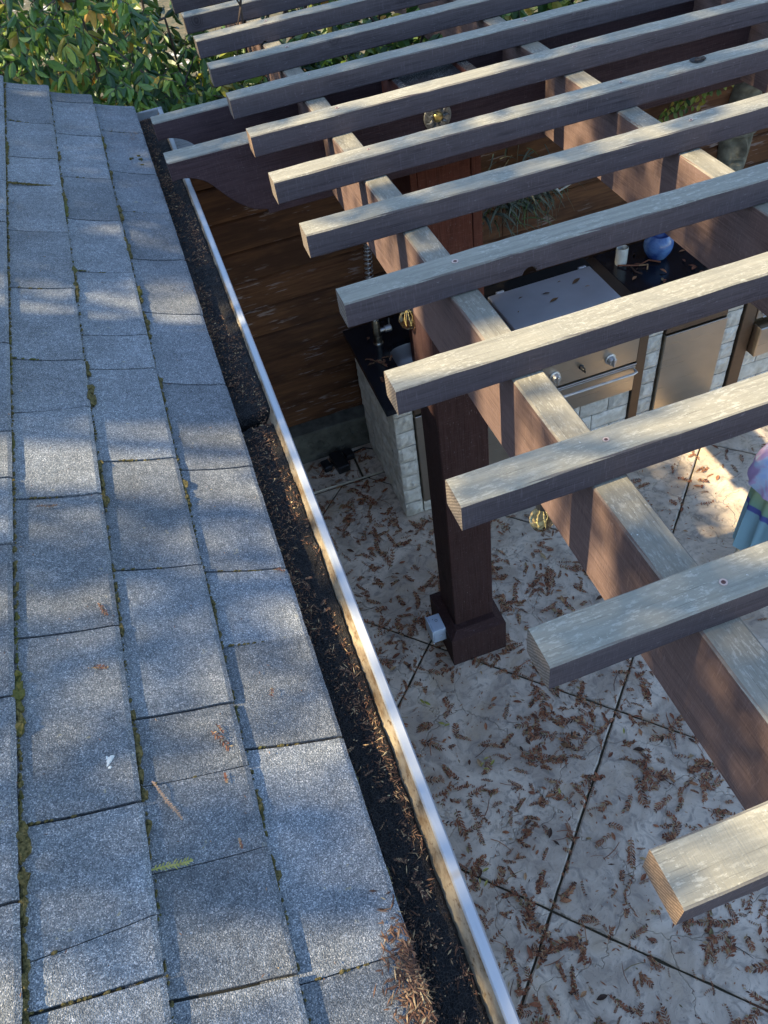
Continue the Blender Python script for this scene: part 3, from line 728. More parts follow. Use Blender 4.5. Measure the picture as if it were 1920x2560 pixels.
# green leaves among the litter
gl = MB(); GL = bladeleaf('g', M_fresh, .035, .012)[1]
for (x, y) in ((.20, 1.20), (.23, 1.22), (.21, 1.17), (.25, 1.19), (.05, 1.62), (.07, 1.60), (.12, 1.45), (.10, 1.47), (.48, .95), (.9, 1.1), (.62, 2.3), (.6, 2.32), (.64, 2.28), (-.02, .72), (.02, .75), (0, .70)):
    scatter(gl, GL, Vector((x, y, FZ + .008)), rl.uniform(0, 6), rl.uniform(.7, 1.3))
stuff(tag(gl.build('green_weeds', M_fresh), 'pale green leaflets lying among the brown litter', 'leaves'))

# gutter debris: chips and needles on the foam
gd = MB()
def gdens(x, y):
    d = .24 + 1.1 * mnoise.noise(Vector((x * 18, y * 5, 1))) + .5 * mnoise.noise(Vector((x * 40, y * 30, 2)))
    if y > 1.476: d += .10 - (x + .33) * 4.0
    if .55 < y < 1.45: d += .45 * max(0, mnoise.noise(Vector((x * 9, y * 4, 8))) + .25)
    return d
n = 0
while n < 3600:
    y = rl.uniform(-.3, 3.85); x = rl.uniform(-.39, -.284 if y > 1.47 else -.294 if y < .9 else -.286)
    if rl.random() > gdens(x, y): continue
    L = .002 + .009 * rl.random() ** 1.7; w = rl.uniform(.0006, .0018); a = rl.uniform(0, 6.28); z = foamz(x, y) + .0015 + (.012 * ((x + .393) / .1165) ** 2 if y > 1.47 else 0)
    u = Vector((math.cos(a), math.sin(a), rl.uniform(-.4, .5))).normalized() * L; v = Vector((-math.sin(a), math.cos(a), rl.uniform(-.5, .5))).normalized() * w; p = Vector((x, y, z + .001))
    gd.add([p - u, p + v, p + u, p - v, p + Vector((0, 0, w))], [(0, 1, 4), (1, 2, 4), (2, 3, 4), (3, 0, 4)]); n += 1
gm = 0
while gm < 9000:
    y = rl.uniform(-.3, 3.85); x = rl.uniform(-.388, -.284 if y > 1.47 else -.294)
    if rl.random() > gdens(x, y) + .15: continue
    r = .0009 + .0026 * rl.random() ** 2; z = foamz(x, y) + .001 + (.012 * ((x + .393) / .1165) ** 2 if y > 1.47 else 0); p = Vector((x, y, z))
    A = [p + Vector((rl.gauss(0, 1), rl.gauss(0, 1), rl.gauss(0, .7))).normalized() * r for _ in range(4)]; gd.add(A, [(0, 1, 2), (0, 2, 3), (0, 3, 1), (1, 3, 2)]); gm += 1
for _ in range(110):
    y = rl.uniform(-.3, 3.6); x = rl.uniform(-.385, -.315); scatter(gd, VAR[rl.randint(0, 7)][1], Vector((x, y, foamz(x, y) + .002)), rl.uniform(0, 6), rl.uniform(.15, .32))
nrm = N.to_track_quat('Z', 'X').to_matrix().to_4x4()
for _ in range(620):                                    # pile spilling over the shingle edge near the camera
    s = abs(rl.gauss(0, .024)); y = rl.gauss(-.02, .05)
    if s > .085 - .3 * max(0, y): continue
    p = RP(s, y, .007 + rl.uniform(0, .004)); L = rl.uniform(.004, .012); a = rl.uniform(0, 6.28); u = (U * math.cos(a) + Vector((0, 1, 0)) * math.sin(a)) * L; v = (U * -math.sin(a) + Vector((0, 1, 0)) * math.cos(a)) * rl.uniform(.001, .0025)
    gd.add([p - u, p + v, p + u, p - v, p + N * .002], [(0, 1, 4), (1, 2, 4), (2, 3, 4), (3, 0, 4)])
for _ in range(34):
    p = RP(.04 + rl.gauss(0, .02), 3.46 + rl.gauss(0, .035), .007); L = rl.uniform(.004, .012); a = rl.uniform(0, 6.28); u = (U * math.cos(a) + Vector((0, 1, 0)) * math.sin(a)) * L; v = (U * -math.sin(a) + Vector((0, 1, 0)) * math.cos(a)) * .0015
    gd.add([p - u, p + v, p + u, p - v], [(0, 1, 2, 3)])
for _ in range(230):                                    # crumbs strewn over the shingles
    s = rl.uniform(.01, .8); y = rl.uniform(-.3, 3.8); t = (s / EXP) % 1; p = RP(s, y, .008 * (1 - t)); L = rl.uniform(.0015, .0045); a = rl.uniform(0, 6.28); u = (U * math.cos(a) + Vector((0, 1, 0)) * math.sin(a)) * L; v = (U * -math.sin(a) + Vector((0, 1, 0)) * math.cos(a)) * .001
    gd.add([p - u, p + v, p + u, p - v, p + N * .0015], [(0, 1, 4), (1, 2, 4), (2, 3, 4), (3, 0, 4)])
stuff(tag(gd.build('needle_debris', M_chip), 'brown needle chips lying on the black gutter foam', 'debris'))

# single sprigs one can tell apart on the roof
def roof_item(name, mat, a, b, label, cat='dry twig', **kw):
    """from slope position a to b, each (x, y) on the roof plane"""
    A = RP((-.375 - a[0]) / math.cos(TH), a[1]); B = RP((-.375 - b[0]) / math.cos(TH), b[1]); L = (B - A).length
    rr = random.Random(len(label)); m = sprig_mesh(name, mat, L=L, rnd=rr, **kw)[1]
    s = (-.375 - (a[0] + b[0]) / 2) / math.cos(TH); t = (s / EXP) % 1
    o = m.build(name, mat, None, loc=(A + B) / 2 + N * (.0085 * (1 - t) - .001))
    X = (B - A).normalized(); Y = N.cross(X); o.rotation_euler = Matrix((X, Y, N)).transposed().to_euler()
    return tag(o, label, cat)
roof_item('dead_twig', M_beige, (-.700, .402), (-.676, .319), 'long beige dead redwood twig on the third shingle column', pairs=18, nl=.0065, w=.0013, stem=.0015, curl=.10)
roof_item('fresh_sprig', M_fresh, (-.719, .252), (-.658, .254), 'yellow green redwood sprig with fat needles near the photo bottom', 'sprig', pairs=11, nl=.012, w=.0013, stem=.0016, curl=.10)
roof_item('dry_sprig', M_dry, (-.751, .801), (-.738, .767), 'small brown feathery sprig highest of the two left column sprigs', 'dry leaf', pairs=9, nl=.009, w=.0013, curl=.08)
roof_item('dry_sprig', M_dry, (-.772, .645), (-.744, .644), 'reddish feathery sprig lying crosswise in the left column', 'dry leaf', pairs=8, nl=.010, w=.0013, curl=.06)
roof_item('dry_sprig', M_dry, (-.596, .478), (-.571, .422), 'largest brown curled sprig between second and third columns', 'dry leaf', pairs=9, nl=.013, w=.0018, curl=.22)
roof_item('dry_sprig', M_dry, (-.586, .490), (-.576, .468), 'short brown needle beside the large curled sprig', 'dry leaf', pairs=4, nl=.007, w=.0012, curl=.1)
roof_item('dry_sprig', M_dry, (-.473, .555), (-.475, .531), 'tiny forked brown sprig in the gutter side column', 'dry leaf', pairs=4, nl=.010, w=.0009, curl=.2)
roof_item('dry_sprig', M_dry, (-.405, .859), (-.380, .855), 'flat brown sprig at the roof edge beside the gutter', 'dry leaf', pairs=8, nl=.007, w=.0012, curl=.05)
roof_item('dry_sprig', M_dry2, (-.847, 1.092), (-.806, 1.094), 'dark brown sprig at the top of a leftmost shingle joint', 'dry leaf', pairs=12, nl=.007, w=.0014, curl=.05)
roof_item('red_needle', M_dry, (-.588, .392), (-.588, .372), 'single red brown needle upper of the two loose needles', 'needle', pairs=2, nl=.004, w=.0016, stem=.002, curl=.02)
roof_item('red_needle', M_dry, (-.587, .272), (-.586, .253), 'single red brown needle lower of the two loose needles', 'needle', pairs=2, nl=.004, w=.0016, stem=.002, curl=.02)
m = MB()
for _ in range(30): m.blob((rl.gauss(0, .0028), rl.gauss(0, .006), .002), rl.uniform(.002, .0042), (1, 1, .7), .4, rl, 6)
tag(m.build('bird_dropping', M_candle, None, loc=RP((-.375 + .760) / math.cos(TH), .452, .001)), 'white bird dropping on a left column shingle', 'dropping')

# ------------------------------------------------------------------ outdoor kitchen
KO = Vector((.37, 2.8, FZ))
kit = thing('outdoor_kitchen', 'stone clad outdoor kitchen counter with black granite top', 'kitchen', KO)
KY = 2.835; ZC = -1.55
m = MB(); m.box(.43, 3.55, 2.862, 3.58, FZ, -1.80, 0); m.box(.43, .53, 2.862, 3.58, -1.80, ZC - .04, 0); m.box(.53, 3.55, 3.40, 3.58, -1.80, ZC - .04); m.box(1.0, 3.55, 2.862, 3.40, -1.80, ZC - .04)
rel(m, KO).build('core', M_mortar, kit)
def stone(face, a0, a1, z0, z1, rnd=rl):
    """one split-faced block; face 'f' looks to -Y, 'l' looks to -X"""
    n, q = 5, 4; base = []; vs = []; fs = []
    g = .0030
    for j in range(q + 1):
        for i in range(n + 1):
            a = a0 + g + (a1 - a0 - 2 * g) * i / n; z = z0 + g + (z1 - z0 - 2 * g) * j / q
            edge = i in (0, n) or j in (0, q)
            d = (0.0 if edge else rnd.uniform(.004, .012)) + mnoise.noise(Vector((a * 14, z * 14, rnd.random()))) * .003
            if edge: a += rnd.uniform(-.001, .001); z += rnd.uniform(-.0015, .0015)
            vs.append((a, z, d))
    for j in range(q):
        for i in range(n): b = j * (n + 1) + i; fs.append((b, b + 1, b + n + 2, b + n + 1))
    rim = [i for i in range(n + 1)] + [j * (n + 1) + n for j in range(1, q + 1)] + [q * (n + 1) + i for i in range(n - 1, -1, -1)] + [j * (n + 1) for j in range(q - 1, 0, -1)]
    k0 = len(vs)
    for r_ in rim: vs.append((vs[r_][0], vs[r_][1], -.028))
    for k in range(len(rim)): k2 = (k + 1) % len(rim); fs.append((rim[k2], rim[k], k0 + k, k0 + k2))
    if face == 'f': P = [(a, KY - d, z) for a, z, d in vs]
    else: P = [(.412 - d, a, z) for a, z, d in vs]
    o = (sum(p[0] for p in P) / len(P), sum(p[1] for p in P) / len(P), sum(p[2] for p in P) / len(P))
    m = MB(); m.add([(p[0] - o[0], p[1] - o[1], p[2] - o[2]) for p in P], fs)
    return fixn(m.build('stone', M_stone, kit, loc=Vector(o) - KO))
rows = [FZ + .004 + .1165 * i for i in range(9)]; rows[8] = ZC - .042
rows = rows[:8] + [ZC - .042]
for i in range(len(rows) - 1):
    z0, z1 = rows[i], rows[i + 1]
    if z1 - z0 < .03: continue
    stone('f', .412, .524, z0, z1)                                   # corner column
    y = KY + .002 + (.0 if i % 2 else 0); 
    while y < 3.56:
        y1 = min(3.58, y + rl.uniform(.12, .26)); y1 = 3.58 if 3.58 - y1 < .07 else y1; stone('l', y, y1, z0, z1); y = y1
    stone('f', 1.962, 2.058, z0, z1); stone('f', 2.474, 2.580, z0, z1); stone('f', 1.10, 1.20, z0, z1)
    if z1 < -1.985 + .03:                                            # below the drawers
        z1 = min(z1, -1.998)
        for (xa, xb) in ((1.225, 1.892), (2.676, 3.5)):
            x = xa; first = True
            while x < xb - .02:
                x1 = x + (rl.uniform(.08, .16) if first and i % 2 else rl.uniform(.19, .26)); first = False
                if xb - x1 < .09: x1 = xb
                stone('f', x, x1, z0, z1); x = x1
for xa, xb in ((.527, 1.098), (2.064, 2.470)): stone('f', xa, (xa + xb) / 2 - .001, FZ + .004, rows[1] - .01); stone('f', (xa + xb) / 2 + .001, xb, FZ + .004, rows[1] - .01)
# countertop with a real sink opening
def counter(x0, x1, y0, y1, hole=None):
    m = MB(); z = ZC; th = .036; r = .008
    if hole:
        hx0, hx1, hy0, hy1, hr = hole; n = 48; inner = []; outer = []
        for k in range(n):
            a = 2 * math.pi * (k + .5) / n; c, s_ = math.cos(a), math.sin(a); cx = (hx0 + hx1) / 2; cy = (hy0 + hy1) / 2; hw = (hx1 - hx0) / 2; hh = (hy1 - hy0) / 2
            e = 5; rr = (abs(c) ** e + abs(s_) ** e) ** (-1 / e); inner.append((cx + hw * c * rr, cy + hh * s_ * rr))
            tx = ((x1 if c > 0 else x0) - cx) / c if abs(c) > 1e-6 else 1e9; ty = ((y1 if s_ > 0 else y0) - cy) / s_ if abs(s_) > 1e-6 else 1e9
            t = min(tx, ty); outer.append((cx + c * t, cy + s_ * t))
        for (px, py) in ((x0, y0), (x1, y0), (x1, y1), (x0, y1)):   # snap nearest to corner
            k = min(range(n), key=lambda q: (outer[q][0] - px) ** 2 + (outer[q][1] - py) ** 2); outer[k] = (px, py)
        vs = [(p[0], p[1], z) for p in outer] + [(p[0], p[1], z) for p in inner] + [(p[0], p[1], z - th) for p in outer] + [(p[0], p[1], z - th) for p in inner]
        fs = []
        for k in range(n):
            q = (k + 1) % n; fs += [(k, q, n + q, n + k), (2 * n + q, 2 * n + k, 3 * n + k, 3 * n + q), (q, k, 2 * n + k, 2 * n + q), (n + k, n + q, 3 * n + q, 3 * n + k)]
        m.add(vs, fs); return m, inner
    m.box(x0, x1, y0, y1, z - th, z, .005); return m, None
m, inner = counter(.370, 1.222, 2.800, 3.60, (.555, .98, 3.00, 3.355, .06)); fixn(rel(m, KO).build('countertop', M_granite, kit))
m, _ = counter(2.022, 2.672, 2.800, 3.60); fixn(rel(m, KO).build('countertop', M_granite, kit))
m, _ = counter(3.42, 3.62, 2.800, 3.60); fixn(rel(m, KO).build('countertop', M_granite, kit))
m = MB(); n = len(inner); cx, cy = .7675, 3.1775
def ring(f, z): return [(cx + (p[0] - cx) * f, cy + (p[1] - cy) * f, z) for p in inner]
m.add(ring(1.02, ZC - .037) + ring(.985, ZC - .05) + ring(.95, ZC - .12) + ring(.86, ZC - .145) + ring(.12, ZC - .152), [(r_ * n + k, r_ * n + (k + 1) % n, (r_ + 1) * n + (k + 1) % n, (r_ + 1) * n + k) for r_ in range(4) for k in range(n)] + [tuple(4 * n + k for k in range(n))])
sink = fixn(rel(m, KO).build('sink', steel_mat('sink_steel', (.75, .75, .74), .5), kit, smooth=True))
# doors, frames
def panel(x0, x1, z0, z1, y0=2.818, mat=M_steel, name='cabinet_door', par=None, oo=None, b=.003):
    m = MB(); m.box(x0, x1, y0, 2.86, z0, z1, b); return rel(m, oo if oo is not None else KO).build(name, mat, par or kit)
panel(.530, 1.095, -2.362, -1.672); panel(.530, 1.095, -1.660, -1.60, 2.822, M_bronze, 'door_rail'); panel(2.066, 2.468, -2.362, -1.664, 2.812)
panel(2.066, 2.468, -1.656, -1.60, 2.822, M_bronze, 'door_rail')
panel(1.896, 1.958, FZ + .01, ZC - .04, 2.822, M_bronze, 'side_trim'); panel(2.588, 2.672, FZ + .01, ZC - .04, 2.818, M_bronze, 'side_trim')
m = MB(); m.box(.66, .98, 2.79, 2.80, -1.70, -1.69, .002); rel(m, KO).build('door_handle', M_chrome, kit)
# faucet
f = MB(); f.lathe([(.030, 0), (.030, .006), (.024, .012), (.023, .14), (.019, .16), (.012, .165), (.012, .24)], (.527, 3.39, ZC), 18)
fa = smooth_angle(rel(f, KO).build('faucet', steel_mat('brushed_nickel', (.50, .46, .36), .3), kit), 40)
f = MB(); f.lathe([(.012, .018), (.012, .045), (.019, .047), (.020, .082), (.017, .086)], (.527, 3.385, ZC + .085), 14, axis='x'); f.tube([(.603, 3.385, ZC + .09), (.606, 3.385, ZC + .15)], .004, 6); rel(f, KO).build('lever', M_chrome, fa)
f = MB(); pts = []; 
path = [Vector((.527, 3.39, ZC + .23)), Vector((.530, 3.40, ZC + .40)), Vector((.548, 3.412, ZC + .58)), Vector((.572, 3.40, ZC + .70)), Vector((.62, 3.35, ZC + .76)), Vector((.67, 3.29, ZC + .70)), Vector((.69, 3.26, ZC + .58))]
def bez(t):
    n_ = len(path) - 1; i = min(int(t * n_), n_ - 1); u = t * n_ - i; p0 = path[max(i - 1, 0)]; p1 = path[i]; p2 = path[i + 1]; p3 = path[min(i + 2, n_)]
    return .5 * ((2 * p1) + (p2 - p0) * u + (2 * p0 - 5 * p1 + 4 * p2 - p3) * u * u + (3 * p1 - p0 - 3 * p2 + p3) * u ** 3)
T = 44
for i in range(T * 9 + 1):
    t = i / (T * 9); p = bez(t); tn = (bez(min(1, t + .01)) - bez(max(0, t - .01))).normalized(); u = tn.orthogonal().normalized(); w = tn.cross(u); a = 2 * math.pi * i / 9
    u = (Vector((0, 1, .2)).cross(tn)).normalized(); w = tn.cross(u); pts.append(p + u * math.cos(a) * .021 + w * math.sin(a) * .021)
f.tube(pts, .0042, 5); f.tube([bez(i / 20) for i in range(21)], .006, 6); rel(f, KO).build('spring_hose', M_chrome, fa, smooth=True)
# grill
GO = Vector((1.57, 2.85, -1.8))
gr = thing('gas_grill', 'built in stainless grill with flat leaf strewn lid and round knobs', 'grill', GO)
m = MB(); m.box(1.228, 1.892, 2.812, 3.56, -1.775, ZC + .005, .004); rel(m, GO).build('body', M_steel, gr)
m = MB(); m.box(1.24, 1.912, 2.93, 3.446, ZC + .006, -1.50, .006)
for xx in (1.30, 1.84): m.box(xx, xx + .05, 3.446, 3.462, -1.515, -1.498, .002)
rel(m, GO).build('lid', M_lid, gr)
m = MB(); m.box(1.228, 1.945, 3.462, 3.585, ZC + .006, ZC + .02, .002); rel(m, GO).build('gap_shade', M_dark, gr)  # near-black strip standing in for the shade in the gap behind the lid
m = MB(); m.box(1.945, 2.020, 2.805, 3.575, ZC - .03, ZC + .006, .003); rel(m, GO).build('side_trim', M_bronze, gr)
m = MB(); m.box(1.232, 1.888, 2.803, 2.812, -1.79, -1.782, .001); rel(m, GO).build('panel_rim', M_chrome, gr)
for (kx, kz, r_) in ((1.367, -1.693, .034), (1.531, -1.684, .016), (1.714, -1.695, .034)):
    m = MB(); m.lathe([(r_, 0), (r_, .005), (r_ * .80, .008), (r_ * .74, .030), (r_ * .62, .036)], (kx, 2.812, kz), 22, axis='y'); m.box(kx - r_ * .16, kx + r_ * .16, 2.762, 2.785, kz - r_ * .72, kz + r_ * .72, .002)
    smooth_angle(fixn(rel(m, GO).build('knob', M_chrome if r_ > .02 else M_black, gr)), 40)
m = MB(); m.box(1.232, 1.888, 2.806, 2.86, -1.985, -1.800, .004); tray = rel(m, GO).build('drip_tray', M_steel, gr)
m = MB(); m.tube([(1.27, 2.806, -1.833), (1.27, 2.786, -1.833), (1.30, 2.778, -1.833), (1.86, 2.778, -1.833), (1.885, 2.786, -1.833), (1.885, 2.806, -1.833)], .008, 8); rel(m, GO).build('handle', M_chrome, tray)
# second appliance at the right
BO = Vector((3.0, 2.85, -1.8))
sb = thing('side_burner', 'stainless burner unit with deep front tray right of the steel door', 'burner', BO)
m = MB(); m.box(2.676, 3.415, 2.812, 3.56, -1.752, ZC - .02, .004); rel(m, BO).build('body', M_steel, sb)
m = MB(); m.box(2.70, 3.40, 2.79, 2.80, -1.735, -1.728, .002)
for k in range(7): m.box(2.70, 3.40, 2.80, 2.811, -1.72 + k * .014, -1.713 + k * .014, .001)
rel(m, BO).build('louvre', M_chrome, sb)
m = MB(); m.box(2.676, 3.415, 2.752, 2.86, -1.99, -1.785, .005); rel(m, BO).build('front_tray', M_steel, sb)
m = MB(); m.box(2.69, 3.40, 2.86, 3.50, ZC - .02, ZC + .012, .004); rel(m, BO).build('cooktop', M_lid, sb)
# things on the counter
m = MB(); m.lathe([(.045, 0), (.062, .012), (.082, .05), (.090, .085), (.084, .12), (.066, .145), (.060, .155), (.056, .150), (.060, .12)], (0, 0, 0), 28, capt=False)
m.lathe([(.055, .14), (.001, .14)], (0, 0, 0), 16, capb=False)
tag(smooth_angle(m.build('glazed_pot', M_blue, None, loc=(2.345, 3.40, ZC + .001)), 40), 'round mottled blue glazed pot on the black counter', 'pot')
m = MB(); m.lathe([(.034, 0), (.036, .01), (.036, .105), (.033, .11), (.030, .104), (.028, .05)], (0, 0, 0), 22)
tag(smooth_angle(m.build('ceramic_cup', M_candle, None, loc=(2.123, 3.44, ZC + .001)), 40), 'white ceramic cup beside the blue pot', 'cup')
cl = MB()
for _ in range(34):
    x, y = rl.uniform(2.05, 2.64), rl.uniform(3.0, 3.56)
    if math.hypot(x - 2.345, y - 3.4) < .1 or math.hypot(x - 2.123, y - 3.44) < .05: continue
    scatter(cl, VAR[rl.randint(8, 10)][1], Vector((x, y, ZC + .002)), rl.uniform(0, 6), rl.uniform(.5, 1.3))
for pth in ([(2.09, 3.42), (2.13, 3.38), (2.2, 3.36), (2.27, 3.37), (2.33, 3.33)], [(2.15, 3.37), (2.14, 3.30), (2.17, 3.27)], [(2.2, 3.36), (2.24, 3.33), (2.22, 3.30)]):
    cl.tube([(a, b, ZC + .008 + .01 * (i % 2)) for i, (a, b) in enumerate(pth)], .005, 5)
for _ in range(12): scatter(cl, VAR[rl.randint(0, 7)][1], Vector((rl.uniform(.42, .56), rl.uniform(3.0, 3.5), ZC + .002)), rl.uniform(0, 6), rl.uniform(.4, .8))
stuff(tag(cl.build('counter_litter', M_dry), 'curled dead leaves and twigs on the black counter', 'leaf litter'))
for i, (x, y, a, L, lab) in enumerate(((1.56, 3.22, .3, .11, 'longest brown leaf near the middle of the grill lid'), (1.55, 3.30, -.2, .07, 'dark brown leaf lying behind the longest leaf on the lid'), (1.76, 3.33, .5, .13, 'red brown leaf near the right back corner of the lid'), (1.79, 3.25, -.3, .05, 'small pale leaf by the right edge of the grill lid'), (1.40, 3.33, .2, .05, 'brown leaf at the left back of the grill lid'), (1.33, 3.21, .8, .03, 'tiny tan leaf at the left of the grill lid'), (1.67, 3.37, .1, .04, 'small brown leaf by the back edge of the grill lid'))):
    me, _ = bladeleaf('lid_leaf', M_dry2 if i != 3 else M_beige, L * .6, L * .2, rl); o = link('dead_leaf', me, None, (x, y, -1.499)); o.rotation_euler = (0, 0, a); tag(o, lab, 'dead leaf', 'dead leaves on the grill lid')

# ------------------------------------------------------------------ hanging bulbs, outlet, plug, ornament, masks
def bulb(px, c, label, r=.035):
    t = thing('string_bulb', label, 'bulb', c, 'clear filament bulbs under the first rafter')
    m = MB(); m.lathe([(.002, -r), (r * .45, -r * .9), (r * .8, -r * .62), (r, -.02 * r), (r * .93, r * .42), (r * .62, r * 1.0), (r * .42, r * 1.35), (r * .40, r * 1.6)], (0, 0, 0), 22); m.build('glass', M_glass, t, smooth=True)
    m = MB()
    for k in range(4):
        a = k * 1.57; m.tube([(.004 * math.cos(a), .004 * math.sin(a), r * 1.3), (.012 * math.cos(a), .012 * math.sin(a), r * .3), (.010 * math.cos(a + .5), .010 * math.sin(a + .5), -r * .45)], .0009, 4)
    m.build('filament', M_fil, t)
    m = MB(); m.lathe([(r * .46, r * 1.5), (r * .52, r * 1.55), (r * .52, r * 2.9), (r * .3, r * 3.1)], (0, 0, 0), 16); s = m.build('socket', M_black, t)
    return t
B2 = bulb(0, (.327, .973, -.462), 'round clear filament bulb nearest the camera, below the third slat'); B1 = bulb(0, (.318, 2.018, -.458), 'round clear filament bulb over the sink, left of first rafter')
cdm = MB(); cpts = []
key = [(.352, y, -.384 - .006 * abs(math.sin(y * 3))) for y in [-.9 + .2 * q for q in range(20)]]
for c in ((.327, .973, -.462), (.318, 2.018, -.458)): cdm.tube([(.35, c[1], -.384), (c[0], c[1], c[2] + .10)], .003, 5)
cdm.tube(key, .003, 5); tag(cdm.build('light_string', M_cord), 'black string light cord along the first rafter', 'cord')
OB = Vector((.284, 1.90, -2.25))
ob_ = thing('outlet_box', 'small pale blue grey outlet box on the post base', 'outlet box', OB)
m = MB(); m.box(-.068, -.0015, -.062, .040, -.075, .030, .003); m.lathe([(.010, 0), (.010, .002), (.008, .0025)], (-.034, -.062, -.03), 12, axis='y'); m.build('housing', M_box, ob_)
m = MB(); m.box(-.076, -.069, -.066, .044, -.079, .034, .002); m.build('cover', M_box, ob_)
m = MB(); m.lathe([(.006, 0), (.0075, 0), (.0075, .0008), (.006, .0008)], (-.03, .0, .0302), 12, capb=False, capt=False); m.lathe([(.0022, 0), (.0022, .0012)], (-.045, .012, .0302), 8); m.build('vent_mark', M_black, ob_)
TO = Vector((.15, 3.47, FZ))
tp = thing('outdoor_timer', 'black outdoor plug timer lying on the floor by the wall', 'timer', TO)
def rbox(m, c, s, a, b=.006):
    q = MB(); q.box(-s[0] / 2, s[0] / 2, -s[1] / 2, s[1] / 2, 0, s[2], b); Mx = Matrix.Translation(c) @ Matrix.Rotation(a, 4, 'Z'); m.add([Mx @ Vector(v) for v in q.v], q.f)
m = MB(); rbox(m, (.01, -.01, .001), (.085, .17, .06), .12); m.build('case', M_black, tp)
m = MB(); rbox(m, (-.08, .0, .001), (.055, .085, .045), .12); rbox(m, (-.048, .0, .012), (.03, .03, .02), .12, .003); m.build('plug', M_black, tp)
m = MB(); rbox(m, (.088, .04, .001), (.062, .075, .045), .12); m.build('socket', M_black, tp)
m = MB(); m.tube([(.12, .05, .02), (.2, .07, .012), (.26, .03, .01), (.262, .1, .012)], .005, 6); m.build('lead', M_cord, tp)
m = MB(); m.tube([(-.30, 3.279, FZ + .006), (0, 3.287, FZ + .006), (.2, 3.279, FZ + .006), (.40, 3.276, FZ + .006)], .006, 6); tag(m.build('pale_cable', M_cream), 'thin cream cable across the floor left of the kitchen', 'cable')
# sun face ornament on the near beam
SO = Vector((.808, 2.928, -.178)); so = thing('sun_ornament', 'small pewter sun ornament with brass centre on the far beam', 'ornament', SO)
m = MB(); m.lathe([(.060, 0), (.062, .004), (.060, .008), (.050, .006)], (0, 0, 0), 28, axis='y')
for k in range(9):
    a = k * 2 * math.pi / 9; m.tube([(.026 * math.cos(a), -.010, .026 * math.sin(a)), (.040 * math.cos(a + .12), -.013, .040 * math.sin(a + .12)), (.056 * math.cos(a - .06), -.010, .056 * math.sin(a - .06))], [.007, .005, .002], 6)
fixn(m.build('plate', M_pewter, so)); m = MB(); m.lathe([(.021, .006), (.021, .012), (.016, .018), (.006, .021)], (0, 0, 0), 20, axis='y'); smooth_angle(fixn(m.build('boss', M_gold, so)), 40)
# long stone face mask
def mask(c, w, h, label):
    m = MB(); nx, nz = 20, 64; vs = []; fs = []
    for j in range(nz + 1):
        v = j / nz; wz = w * (.60 + .40 * math.sin(math.pi * min(1, v * .95 + .12)) ** .6) / 2
        for i in range(nx + 1):
            u = -1 + 2 * i / nx; d = .085 * math.sqrt(max(0, 1 - u * u * .98))
            d += .040 * math.exp(-(u / .17) ** 2) * (math.exp(-((v - .23) / .08) ** 2) + .5 * math.exp(-((v - .31) / .06) ** 2))
            for sg in (-1, 1): d -= .045 * math.exp(-((u - sg * .42) / .2) ** 2 - ((v - .335) / .03) ** 2)
            d += .022 * math.exp(-((v - .395) / .022) ** 2) * (abs(u) < .85)
            d -= .030 * math.exp(-(u / .42) ** 2 - ((v - .115) / .016) ** 2); d += .012 * math.exp(-(u / .45) ** 2 - ((v - .15) / .013) ** 2) + .012 * math.exp(-(u / .4) ** 2 - ((v - .08) / .014) ** 2)
            d += .010 * math.exp(-(u / .4) ** 2 - ((v - .03) / .03) ** 2) + .008 * math.sin(v * 60) * (v > .6)
            vs.append((u * wz, -d - .004, (v - .5) * h))
    for j in range(nz):
        for i in range(nx): a = j * (nx + 1) + i; fs.append((a, a + 1, a + nx + 2, a + nx + 1))
    rim = [i for i in range(nx + 1)] + [j * (nx + 1) + nx for j in range(1, nz + 1)] + [nz * (nx + 1) + i for i in range(nx - 1, -1, -1)] + [j * (nx + 1) for j in range(nz - 1, 0, -1)]
    k0 = len(vs); vs += [(vs[r_][0], 0, vs[r_][2]) for r_ in rim]
    fs += [(rim[k], rim[(k + 1) % len(rim)], k0 + (k + 1) % len(rim), k0 + k) for k in range(len(rim))]; m.add(vs, fs)
    return tag(smooth_angle(fixn(m.build('face_mask', M_maskm, None, loc=c)), 50), label, 'mask')
mask((2.985, 3.697, -.985), .215, .57, 'long grey carved face mask hung on the board wall')
# ------------------------------------------------------------------ plants on the wall
AO = Vector((1.55, 3.66, -1.0)); ap = thing('air_plant', 'tangled grey green air plant hung on the board wall', 'plant', AO)
rp = random.Random(5)
m = MB(); m2 = MB()
for k in range(210):
    x0 = rp.gauss(0, .13); z0 = rp.gauss(.02, .09); a = rp.uniform(0, 6.28); L = rp.uniform(.08, .24); p = Vector((x0, -.02, z0)); pts = [p]
    dv = Vector((math.cos(a), -rp.uniform(.2, .9), math.sin(a) * .6 + .3)).normalized()
    for i in range(5): dv = (dv + Vector((rp.uniform(-.25, .25), 0, -.30))).normalized(); p = p + dv * L / 5; pts.append(p.copy() if p.y > -.3 else p.copy())
    w = rp.uniform(.002, .006); (m if k % 3 else m2).tube(pts, [w, w, w * .9, w * .7, w * .4, .0006], 4)
m.build('foliage', M_airp, ap)
for k in range(40):
    a = rp.uniform(-1.2, 1.2); p = Vector((rp.gauss(-.05, .1), -.05, rp.gauss(.02, .06))); pts = [p]; dv = Vector((math.sin(a), -.5, .5)).normalized()
    for i in range(5): dv = (dv + Vector((0, 0, -.35))).normalized(); p = p + dv * rp.uniform(.02, .045); pts.append(p)
    m2.tube(pts, [.004, .009, .011, .009, .005, .001], 4)
m2.build('leaf_blades', leaf_mat('blue_grey_blade', [(0, (.05, .075, .06)), (1, (.10, .13, .11))], .5, .1), ap)
